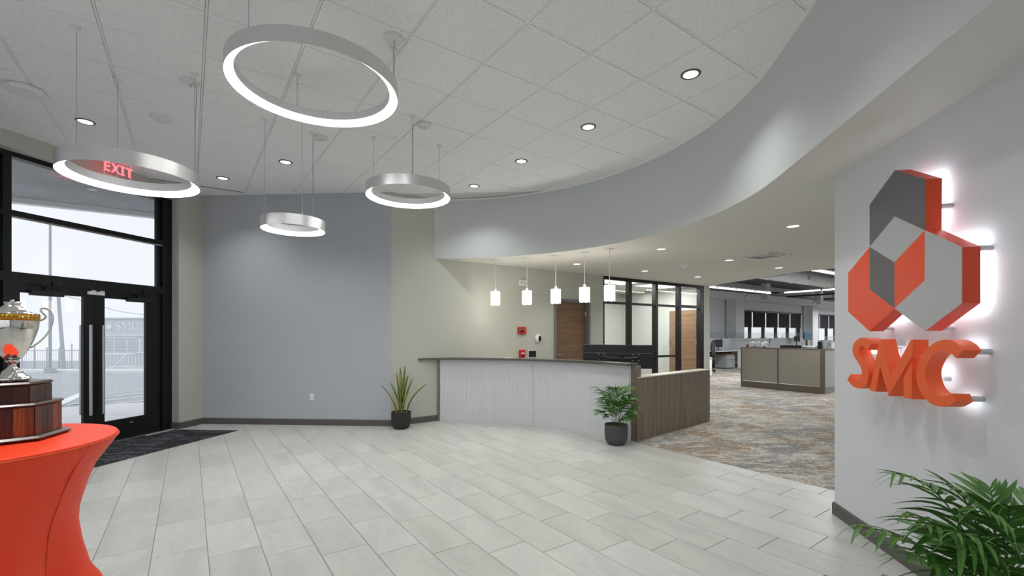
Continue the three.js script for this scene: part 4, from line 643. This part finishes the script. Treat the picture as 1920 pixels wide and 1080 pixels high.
function frond(t, base, ctrl, tip, len, n, wide, single, start = 0.3) {
  const c = new THREE.QuadraticBezierCurve3(base, ctrl, tip), L = c.getLength(), stem = part('frond', tube([0, 0.2, 0.4, 0.6, 0.8, 1].map((k) => c.getPoint(k)), 0.0026, 20, 6), mat.stem, t), merged = [];
  for (let i = 0; i < n; i++) for (const sd of [-1, 1]) {
    const k = start + (1 - start) * (i + 0.5 + sd * 0.12) / n, p = c.getPoint(Math.min(1, k)), tg = c.getTangent(Math.min(1, k)), lat = V(0, 1, 0).cross(tg).normalize(), up = tg.clone().cross(lat);
    const end = sm(0, 0.35, (k - start) / (1 - start) + 0.25) * (1 - 0.55 * sm(0.55, 1, (k - start) / (1 - start))), size = len * end * rr(0.88, 1.1);
    const open = (1.12 - 0.55 * (k - start) / (1 - start)) * rr(0.92, 1.08), dir = tg.clone().multiplyScalar(Math.cos(open)).addScaledVector(lat, sd * Math.sin(open)).addScaledVector(up, rr(-0.02, 0.22)).normalize();
    const z = dir.clone().cross(up.y > 0 ? up : up.clone().negate()).normalize(), y = z.clone().cross(dir), m = new THREE.Matrix4().makeBasis(dir.multiplyScalar(size), y.multiplyScalar(size * 1.0), z.multiplyScalar(size * wide)); m.setPosition(p);
    const g = leafletShapes[Math.floor(rnd() * 3)];
    if (single) { const q = part('leaflet', g, mat.palm, stem); m.decompose(q.position, q.quaternion, q.scale); } else merged.push(g.clone().applyMatrix4(m));
  }
  return { stem, merged };
}
{ // palm by the end of the desk
  const t = thing('potted_palm', 'small parlour palm in a dark grey pot before the end of the desk', 'plant', [1.39, 0, -6.05]);
  pot(t, mat.potGrey, 0.152, 0.265);
  const tips = [[-0.3, 0.79, 0.05], [-0.25, 0.62, 0.1], [-0.17, 0.74, 0.12], [-0.06, 0.78, 0.08], [0.06, 0.76, -0.05], [0.16, 0.79, 0.02], [0.2, 0.7, 0.1], [0.34, 0.55, 0.04], [0.26, 0.64, -0.05], [0.2, 0.42, 0.12], [0.1, 0.68, 0.15], [-0.1, 0.66, -0.1], [-0.28, 0.48, 0.0], [0.22, 0.5, 0.14], [0.0, 0.6, 0.16], [-0.12, 0.52, 0.15], [0.1, 0.4, 0.18]];
  tips.forEach(([x, y, z]) => { const f = frond(t, V(x * 0.08, 0.24, z * 0.1), V(x * 0.42, 0.24 + (y - 0.24) * 0.92, z * 0.5), V(x, y - 0.02, z), 0.15, 13, 0.85, false, 0.28); f.stem.geometry = M([f.stem.geometry, ...f.merged]); f.stem.material = mat.palm; });
}
{ // large palm close to the camera
  const bx = 1.84, bd = 1.7, t = thing('potted_palm', 'large feathery palm in the near right corner against the sign wall', 'plant', [bx, 0, -bd]);
  pot(t, mat.potGrey, 0.16, 0.3);
  const W = (u, v, d) => V((u - 960) / 850 * d - bx, EYE - (v - 626) / 850 * d, -(d - bd));
  const list = [[1672, 884, 1.62, 0.08, 12], [1607, 986, 1.7, 0.1, 11], [1776, 908, 1.72, 0.075, 10], [1856, 914, 1.78, 0.08, 10], [1895, 950, 1.6, 0.085, 11], [1700, 960, 1.75, 0.09, 10], [1840, 955, 1.52, 0.075, 9], [1735, 985, 1.55, 0.1, 10], [1930, 985, 1.65, 0.09, 10], [1700, 1040, 1.6, 0.1, 9], [1790, 1000, 1.46, 0.07, 9], [1880, 1010, 1.5, 0.07, 10], [1950, 925, 1.8, 0.09, 10]];
  list.forEach(([u, v, d, l, n]) => { const tip = W(u, v, d); frond(t, V(tip.x * 0.06, 0.27, tip.z * 0.06), V(tip.x * 0.3, 0.27 + (tip.y - 0.27) * 0.93, tip.z * 0.4), tip, l * 2.05, n, 1, true, 0.3); });
  const rest = []; for (let i = 0; i < 9; i++) { const a = rr(0, 6.28), r = rr(0.15, 0.3), f = frond(t, V(0, 0.27, 0), V(Math.cos(a) * r * 0.5, rr(0.5, 0.66), Math.sin(a) * r * 0.5), V(Math.cos(a) * r, rr(0.42, 0.7), Math.sin(a) * r), 0.2, 9, 1, false, 0.3); rest.push(...f.merged); }
  part('lower_leaflets', M(rest), mat.palm, t).userData.kind = 'stuff';
}

// ---------- furniture of the open office (local x along b, z toward the camera side) ----------
const inAB = (name, label, cat, a, b, y = 0, turn = 0, group) => { const p = AB(a, b); return thing(name, label, cat, [p[0], y, -p[1]], abTurn + turn, group); };
{
  let t = inAB('workstation', 'tan fabric workstation partition with brown frame standing nearest on the carpet', 'workstation', 4.79, 12.5);
  // the long face runs along -z (away), the short one along +x
  for (const [z0, z1] of [[-1.05, -0.06], [-2.03, -1.06]]) part('fabric_panel', box(0.05, 0.9, z1 - z0 - 0.02, 0, 0.63, (z0 + z1) / 2, 0.006), mat.fabric, t);
  part('base_rail', box(0.062, 0.16, 2.03, 0, 0.085, -1.015, 0.003), mat.brownFrame, t); part('top_rail', box(0.062, 0.022, 2.03, 0, 1.092, -1.015, 0.003), mat.brownFrame, t);
  part('post', box(0.075, 1.1, 0.085, 0.005, 0.55, -0.03, 0.004), mat.brownFrame, t); part('post', box(0.064, 1.1, 0.03, 0, 0.55, -2.03, 0.003), mat.brownFrame, t); part('post', box(0.064, 1.1, 0.018, 0, 0.55, -1.055), mat.brownFrame, t);
  part('fabric_panel', box(3.4, 0.93, 0.05, 1.76, 0.62, -0.03, 0.006), mat.fabricLight, t, 'pale grey side panel'); part('base_rail', box(3.4, 0.15, 0.06, 1.76, 0.08, -0.03, 0.003), mat.greyMetal, t); part('top_rail', box(3.4, 0.022, 0.06, 1.76, 1.092, -0.03, 0.003), mat.brownFrame, t);
  part('ledge', box(0.42, 0.02, 1.95, 0.24, 1.085, -1.05, 0.003), mat.brownFrame, t); part('desk_top', box(2.6, 0.03, 0.7, 1.4, 0.735, -0.5, 0.004), mat.laminate, t); part('desk_support', box(0.03, 0.72, 0.66, 2.6, 0.36, -0.5), mat.greyMetal, t); part('ledge_bracket', box(0.02, 0.36, 0.03, 0.43, 0.9, -0.5), mat.greyMetal, t);
  t = inAB('glass_screen', 'clear glass screen clipped on the pale side of the nearest workstation', 'glass screen', 4.82, 14.2, 1.103); part('pane', box(3.2, 0.3, 0.001, 0, 0.16, 0), mat.screenGlass, t); part('clip', M([-1.4, 0, 1.4].map((x) => box(0.04, 0.05, 0.03, x, 0.02, 0, 0.003))), mat.steel, t);
  [[6.62, 0.25, 'left'], [6.45, -0.1, 'middle'], [6.28, 0.3, 'right']].forEach(([a, r, s]) => { t = inAB('paper_folder', 'white paper folders leaning on the workstation ledge, the ' + s + ' group', 'folder', a, 12.68, 1.095, r + 0.6, 'white folders on the workstation ledge');
    for (let i = 0; i < 4; i++) { const q = part('sheet', box(0.2, 0.15, 0.006, 0, 0.075, i * 0.02, 0.001), mat.paper, t); q.rotation.z = 0.12 * (i - 1.5); q.rotation.x = -0.25; } part('holder', box(0.18, 0.04, 0.1, 0, 0.02, 0.03, 0.004), mat.steel, t); });
  t = inAB('desk_cup', 'small brown cup at the left end of the workstation ledge', 'cup', 6.72, 12.62, 1.095); part('cup', lathe([[0, 0], [0.03, 0], [0.036, 0.08], [0.032, 0.08], [0.028, 0.006]], 24), std('#7c4a3c', 0.5), t); part('rim', new THREE.TorusGeometry(0.034, 0.003, 8, 24).rotateX(Math.PI / 2).translate(0, 0.08, 0), std('#7c4a3c', 0.5), t);
  t = inAB('printer', 'low black printer tray on the workstation ledge', 'printer', 5.6, 12.74, 1.095, Math.PI / 2); part('case', box(0.5, 0.07, 0.3, 0, 0.035, 0, 0.008), mat.dark, t); part('tray', box(0.42, 0.015, 0.2, 0, 0.075, 0, 0.003), mat.black, t);
  t = inAB('letter_tray', 'grey stacked letter tray right of the black printer', 'tray', 5.18, 12.74, 1.095, Math.PI / 2); part('tray', box(0.32, 0.02, 0.25, 0, 0.012, 0, 0.003), mat.greyMetal, t); part('tray', box(0.32, 0.016, 0.25, 0, 0.055, 0, 0.003), mat.laminate, t); part('side_rail', M([box(0.01, 0.07, 0.25, -0.155, 0.035, 0), box(0.01, 0.07, 0.25, 0.155, 0.035, 0)]), mat.greyMetal, t);
  t = inAB('speaker', 'upright black computer speaker at the workstation corner', 'speaker', 4.92, 12.62, 1.095); part('case', box(0.07, 0.19, 0.09, 0, 0.095, 0, 0.006), mat.dark, t); part('cone', new THREE.CylinderGeometry(0.024, 0.024, 0.004, 20).rotateX(Math.PI / 2).translate(0, 0.06, 0.046), mat.black, t);
  t = inAB('desk_printer', 'grey office printer behind the glass screen at the right', 'printer', 4.98, 13.12, 1.095); part('case', box(0.36, 0.2, 0.16, 0, 0.1, -0.02, 0.012), mat.greyMetal, t); part('display', box(0.1, 0.07, 0.004, 0.02, 0.1, 0.061), mat.dark, t); part('lid', box(0.34, 0.02, 0.15, 0, 0.205, -0.02, 0.006), mat.darkTrim, t);
  { const p = AB(5.5, 13.4), t2 = monitor('office monitor with a lit blue-grey screen behind the nearest workstation', p, 0.75, abTurn - 0.15, 0.36, 0.21, screenGlow, 0.56); part('stand', M([box(0.06, 0.5, 0.02, 0, 0.3, -0.05, 0.003), box(0.22, 0.02, 0.18, 0, 0.01, -0.04, 0.004)]), mat.dark, t2); }
  // rear desks
  t = inAB('workstation', 'long pale grey rear divider topped with glass under the office windows', 'workstation', 11.3, 15.8);
  for (let i = 0; i < 7; i++) part('fabric_panel', box(1.66, 1.1, 0.06, 0.85 + i * 1.7, 0.68, 0, 0.006), mat.fabricLight, t);
  part('top_rail', box(11.9, 0.03, 0.08, 5.95, 1.245, 0, 0.003), mat.laminate, t); part('base_rail', box(11.9, 0.12, 0.07, 5.95, 0.065, 0, 0.003), mat.brownFrame, t);
  for (let i = 0; i < 7; i++) { part('glass_pane', box(1.6, 0.26, 0.001, 0.85 + i * 1.7, 1.4, 0), mat.screenGlass, t); part('clip', M([0.25, 1.45].map((x) => box(0.05, 0.06, 0.03, x + i * 1.7, 1.27, 0.02, 0.003))), mat.darkTrim, t); }
  t = inAB('workstation', 'short pale side divider at the right of the rear desk', 'workstation', 10.75, 19.72, 0, Math.PI / 2); part('fabric_panel', box(1.1, 1.05, 0.05, 0, 0.66, 0, 0.005), mat.fabricLight, t); part('base_rail', box(1.1, 0.13, 0.06, 0, 0.07, 0), mat.brownFrame, t); part('top_rail', box(1.1, 0.025, 0.06, 0, 1.195, 0), std('#a98e80', 0.5), t); part('end_post', box(0.04, 1.2, 0.06, 0.55, 0.6, 0), mat.brownFrame, t);
  t = inAB('office_desk', 'white office desk with rounded end standing before the rear divider', 'desk', 10.8, 18.5); part('desk_top', box(2.3, 0.04, 0.8, 0, 0.755, 0, 0.015), mat.laminate, t); part('leg', box(0.09, 0.735, 0.09, 0.42, 0.3675, 0.36, 0.004), mat.laminate, t); part('leg', box(0.06, 0.735, 0.06, -1.1, 0.3675, -0.36, 0.004), mat.laminate, t); part('shelf', box(0.7, 0.025, 0.4, 0.8, 0.5, 0.1, 0.003), mat.greyMetal, t); part('modesty_panel', box(2.2, 0.5, 0.02, 0, 0.48, -0.37), mat.brownFrame, t);
  t = inAB('file_pedestal', 'grey two-drawer file pedestal with orange cushion under the rear desk', 'cabinet', 10.85, 18.52, 0.03); part('case', box(0.62, 0.52, 0.55, 0, 0.26, 0, 0.006), mat.greyMetal, t); for (const [y, h] of [[0.43, 0.14], [0.18, 0.33]]) { const d = part('drawer', box(0.6, h, 0.02, 0, y, 0.28, 0.004), mat.greyMetal, t); part('pull', box(0.6, 0.012, 0.012, 0, y + h / 2, 0.285), mat.darkTrim, d); } part('cushion', box(0.6, 0.05, 0.5, 0, 0.545, 0, 0.015), std('#b98a76', 0.9), t, 'orange seat cushion'); part('caster', M([[-1, -1], [1, -1], [-1, 1], [1, 1]].map(([a, b]) => cyl(0.02, 0.03, a * 0.25, -0.015, b * 0.2, 12))), mat.dark, t);
  { const p = AB(10.85, 18.1), t2 = monitor('office monitor with a black screen on the white rear desk', p, 0.775, abTurn, 0.54, 0.33, mat.dark, 0.13); part('stand', M([box(0.06, 0.16, 0.02, 0, 0.09, -0.04, 0.003), box(0.24, 0.02, 0.18, 0, 0.01, -0.03, 0.004)]), mat.dark, t2); }
  { const p = AB(10.9, 25.3), t2 = monitor('dark office monitor above the rear divider near the wall column', p, 0.775, abTurn, 0.6, 0.28, mat.dark, 0.3); part('stand', M([box(0.06, 0.42, 0.02, 0, 0.22, -0.04, 0.003), box(0.24, 0.02, 0.18, 0, 0.01, -0.03, 0.004)]), mat.dark, t2); const d = inAB('office_desk', 'farther white office desk under the dark monitor by the wall column', 'desk', 10.85, 25.3); part('desk_top', box(1.8, 0.04, 0.75, 0, 0.755, 0, 0.012), mat.laminate, d); for (const x of [-0.8, 0.8]) part('leg', box(0.06, 0.735, 0.6, x, 0.3675, 0, 0.004), mat.greyMetal, d); }
  const chair = (label, a, b, turn, seat) => { const c = inAB('office_chair', label, 'chair', a, b, 0, turn);
    part('base', M([0, 1, 2, 3, 4].map((i) => rod(V(0, 0.1, 0), V(0.3 * Math.cos(i * 1.2566), 0.07, 0.3 * Math.sin(i * 1.2566)), 0.018))), mat.dark, c); part('caster', M([0, 1, 2, 3, 4].map((i) => new THREE.SphereGeometry(0.03, 10, 8).translate(0.3 * Math.cos(i * 1.2566), 0.03, 0.3 * Math.sin(i * 1.2566)))), mat.dark, c);
    part('gas_lift', cyl(0.025, seat - 0.12, 0, (seat + 0.06) / 2, 0, 12), mat.dark, c); part('seat', box(0.5, 0.07, 0.48, 0, seat, 0, 0.03), mat.mesh, c);
    const back = new THREE.Shape(); back.moveTo(-0.2, 0); back.bezierCurveTo(-0.24, 0.25, -0.27, 0.45, -0.2, 0.58); back.bezierCurveTo(-0.1, 0.63, 0.1, 0.63, 0.2, 0.58); back.bezierCurveTo(0.27, 0.45, 0.24, 0.25, 0.2, 0);
    const pts = back.getPoints(10), fr = part('back_frame', tube([...pts.map((p) => V(p.x, seat + 0.1 + p.y, 0.22 - 0.03 * Math.sin(p.y * 5)))], 0.016, 60, 8), mat.mesh, c); part('backrest', extr(back, 0.012).translate(0, seat + 0.1, 0.205), std('#8f9296', 0.9), c); part('back_spine', rod(V(0, seat - 0.03, 0.1), V(0, seat + 0.25, 0.25), 0.02), mat.dark, c);
    for (const s of [-1, 1]) part('armrest', M([box(0.07, 0.03, 0.26, s * 0.29, seat + 0.22, 0, 0.01), box(0.03, 0.24, 0.04, s * 0.29, seat + 0.1, 0.02, 0.006)]), mat.dark, c); };
  chair('grey mesh office chair seen over the tan workstation', 9.1, 18.3, 0.4, 0.56); chair('dark mesh office chair half hidden at the left end of the rear desk', 10.15, 16.15, 0.8, 0.5);
  t = inAB('low_cabinet', 'low white cabinet peeking out right of the meeting room wall end', 'cabinet', 9.3, 14.4); part('case', box(0.5, 0.62, 0.5, 0, 0.31, 0, 0.006), mat.greyMetal, t); part('top', box(0.52, 0.03, 0.52, 0, 0.635, 0, 0.004), mat.laminate, t); part('door', box(0.46, 0.55, 0.016, 0, 0.3, 0.256, 0.003), mat.laminate, t);
}
{ const p = AB(9.7, 9.75), t = thing('thermostat', 'small white wall controller seen through the meeting room glass', 'wall switch', [AB(9.9, 10.25)[0], 1.22, -AB(9.9, 10.25)[1]], abTurn); part('plate', box(0.12, 0.13, 0.012, 0, 0, 0.006, 0.004), mat.whitePlastic, t); part('display', box(0.06, 0.07, 0.004, 0, 0.005, 0.013), std('#5a6a86', 0.4), t); }

// ---------- outside ----------
const fall = (d) => -0.05 * Math.max(0, d - 9);
{
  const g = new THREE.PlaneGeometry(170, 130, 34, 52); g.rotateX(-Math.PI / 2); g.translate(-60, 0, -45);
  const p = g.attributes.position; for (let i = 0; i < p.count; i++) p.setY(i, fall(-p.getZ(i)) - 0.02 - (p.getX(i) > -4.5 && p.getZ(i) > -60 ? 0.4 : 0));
  const gg = metric(g); gg.computeVertexNormals(); struct('ground', gg, mat.hazePaleAsphalt);
  const dirB = [0.843, 0.538], e = (t) => [-8.5 + dirB[0] * t, 9.42 + dirB[1] * t], inn = front(0.4);
  const wk = struct('pavement', null);
  const cutLine = [[e(-14), e(3.3), [front(-1)[0] - 0.3, front(-1)[1]], [front(10)[0] - 0.3, front(10)[1]]]];
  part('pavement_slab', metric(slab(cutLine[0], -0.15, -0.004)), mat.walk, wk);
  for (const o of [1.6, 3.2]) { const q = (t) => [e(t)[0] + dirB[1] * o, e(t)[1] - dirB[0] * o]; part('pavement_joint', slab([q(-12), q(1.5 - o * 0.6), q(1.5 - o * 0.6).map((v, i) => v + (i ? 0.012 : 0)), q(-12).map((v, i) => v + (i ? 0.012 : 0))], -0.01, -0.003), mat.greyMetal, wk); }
  part('pavement_slab', metric(slab([[-16, -2.75], [-16, -16], [12, -16], [12, -2.75]], -0.15, -0.004)), mat.walk, wk);  // unseen light slab behind the camera, added to bounce daylight onto the ceiling
  const stripe = (label, x0, d0, x1, d1, w) => { const n = [-(d1 - d0), x1 - x0], l = Math.hypot(...n), P = [], k = 12, I = [], U = []; for (let i = 0; i <= k; i++) for (const s of [-1, 1]) { const x = x0 + (x1 - x0) * i / k + s * n[0] / l * w / 2, d = d0 + (d1 - d0) * i / k + s * n[1] / l * w / 2; P.push(x, fall(d) - 0.012, -d); U.push(0, 0); } for (let i = 0; i < k; i++) I.push(i * 2, i * 2 + 2, i * 2 + 1, i * 2 + 1, i * 2 + 2, i * 2 + 3);
    const g2 = new THREE.BufferGeometry(); g2.setAttribute('position', new THREE.BufferAttribute(new Float32Array(P), 3)); g2.setAttribute('uv', new THREE.BufferAttribute(new Float32Array(U), 2)); g2.setIndex(I); g2.computeVertexNormals(); mat.linePaint.side = THREE.DoubleSide; tag(part(numbered('parking_line'), g2, mat.linePaint, scene), label, 'parking line', 'white lines on the car park'); };
  stripe('wide white diagonal line on the car park beyond the left door', -9.3, 9.1, -12.4, 13.2, 0.22);
  [[-8.62, 9.6], [-9.5, 9.75], [-10.38, 10.95], [-11.26, 12.1]].forEach(([x, d0], i) => stripe('thin white hatch line on the car park, ' + ['nearest to', 'second from', 'third from', 'farthest from'][i] + ' the doors', x, d0, x + 0.02 * i, 15.5, 0.12));
  stripe('far white line near the ramp across the car park', -16.5, 20.5, -20.5, 27, 0.2);
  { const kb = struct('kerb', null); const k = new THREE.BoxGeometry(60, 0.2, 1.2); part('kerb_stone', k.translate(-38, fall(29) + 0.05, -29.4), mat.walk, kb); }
  // entrance canopy
  const cn = struct('canopy', null), c0 = [-7.97, 7.2], c1 = [-6.4, 8.19], ex = (t) => [c0[0] + (c1[0] - c0[0]) * t, c0[1] + (c1[1] - c0[1]) * t], A = ex(-2.2), B_ = ex(1.6);
  const w0 = front(7).map((v, i) => v + (i ? 0.065 : -0.31)), w1_ = front(-0.6).map((v, i) => v + (i ? 0.065 : -0.31));
  part('canopy_soffit', metric(slab([A, B_, w1_, w0], 3.62, 3.75)), mat.concrete, cn);
  part('canopy_fascia', slab([A, B_, B_.map((v, i) => v + (i ? -0.12 : 0.06)), A.map((v, i) => v + (i ? -0.12 : 0.06))], 3.54, 3.9), mat.walk, cn);
  // light pole, leaning pole, fence
  let t = thing('light_pole', 'tall straight grey light pole on a concrete pier, colour paled for haze', 'pole', [-28.93, fall(28.4), -28.4]); part('pole', cyl(0.085, 9.2, 0, 4.7, 0, 16, 0.06), mat.pole, t); part('pier', box(0.42, 0.36, 0.42, 0, 0.1, 0, 0.02), mat.fence, t);
  t = thing('utility_pole', 'leaning wooden utility pole behind the fence, colour paled for haze', 'pole', [-33.6, fall(34), -34]); { const q = part('pole', cyl(0.13, 6, 0, 3, 0, 14, 0.1), mat.fence, t); q.rotation.z = 0.075; } part('cross_arm', box(1.0, 0.1, 0.1, -0.4, 5.6, 0), mat.fence, t);
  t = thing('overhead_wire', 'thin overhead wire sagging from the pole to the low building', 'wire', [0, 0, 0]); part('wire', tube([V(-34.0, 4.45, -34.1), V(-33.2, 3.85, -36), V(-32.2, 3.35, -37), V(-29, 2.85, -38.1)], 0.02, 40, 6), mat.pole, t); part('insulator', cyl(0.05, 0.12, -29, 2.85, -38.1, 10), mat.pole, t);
  t = thing('chain_fence', 'haze-paled chain link fence with posts along the far edge of the car park', 'fence', [-33.6, fall(31), -31]);
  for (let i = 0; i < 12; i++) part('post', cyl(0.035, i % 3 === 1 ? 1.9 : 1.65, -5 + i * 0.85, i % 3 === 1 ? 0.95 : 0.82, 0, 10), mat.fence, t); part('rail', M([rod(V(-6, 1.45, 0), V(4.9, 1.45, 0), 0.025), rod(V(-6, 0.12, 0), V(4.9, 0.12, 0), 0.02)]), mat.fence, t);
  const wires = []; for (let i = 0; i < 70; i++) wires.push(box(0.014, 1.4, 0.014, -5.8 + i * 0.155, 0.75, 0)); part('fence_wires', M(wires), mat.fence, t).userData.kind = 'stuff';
  // low building across the car park
  t = thing('low_building', 'low building in haze-paled colours across the car park with white SMC lettering', 'building', [-29, fall(38), -38]); const by = -fall(38);
  part('wall', box(12.6, 4.25, 6, 0, 2.1, -3, 0.02), mat.hazePaleWall, t); part('parapet', box(12.7, 0.12, 0.2, 0, 4.22, 0.02), mat.hazePaleWall, t); part('canopy_band', box(12.6, 0.06, 0.1, 0, 2.78, 0.05), mat.farWhite, t);
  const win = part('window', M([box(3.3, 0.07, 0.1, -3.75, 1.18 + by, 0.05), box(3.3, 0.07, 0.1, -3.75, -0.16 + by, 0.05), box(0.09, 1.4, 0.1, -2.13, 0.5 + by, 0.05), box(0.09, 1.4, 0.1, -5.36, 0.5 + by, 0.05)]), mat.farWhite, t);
  for (let c = 0; c < 3; c++) for (let r = 0; r < 4; r++) part('pane', box(1.0, 0.27, 0.03, -4.82 + c * 1.08, 0.01 + r * 0.333 + by, 0.03), mat.hazePaleGlass, win); part('glazing_bar', M([-4.28, -3.2].map((x) => box(0.07, 1.3, 0.08, x, 0.5 + by, 0.05)).concat([0.17, 0.5, 0.84].map((y) => box(3.2, 0.05, 0.07, -3.75, y + by, 0.05)))), mat.farWhite, win);
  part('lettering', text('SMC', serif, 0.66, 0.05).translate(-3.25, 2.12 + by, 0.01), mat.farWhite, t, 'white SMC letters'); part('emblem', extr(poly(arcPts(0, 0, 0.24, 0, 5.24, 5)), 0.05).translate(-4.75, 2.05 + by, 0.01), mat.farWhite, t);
  t = thing('entrance_ramp', 'pale concrete ramp with white railings before the low building', 'ramp', [-25.8, fall(36), -36]);
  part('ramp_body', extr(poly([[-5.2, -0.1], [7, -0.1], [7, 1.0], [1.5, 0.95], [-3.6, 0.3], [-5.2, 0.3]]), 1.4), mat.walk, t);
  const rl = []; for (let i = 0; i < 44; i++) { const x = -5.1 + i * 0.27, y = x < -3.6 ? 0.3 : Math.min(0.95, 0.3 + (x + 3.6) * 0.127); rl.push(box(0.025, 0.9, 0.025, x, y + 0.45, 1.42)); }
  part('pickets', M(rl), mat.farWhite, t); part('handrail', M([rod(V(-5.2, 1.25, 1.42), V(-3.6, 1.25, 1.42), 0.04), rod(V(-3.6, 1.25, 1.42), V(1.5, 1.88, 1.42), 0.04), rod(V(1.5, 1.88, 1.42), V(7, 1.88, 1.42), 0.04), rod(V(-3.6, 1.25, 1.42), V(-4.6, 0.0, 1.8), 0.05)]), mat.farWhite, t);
}

scene.traverse((o) => { if (o.isMesh) { o.castShadow = true; o.receiveShadow = true; } });
renderer.render(scene, camera);
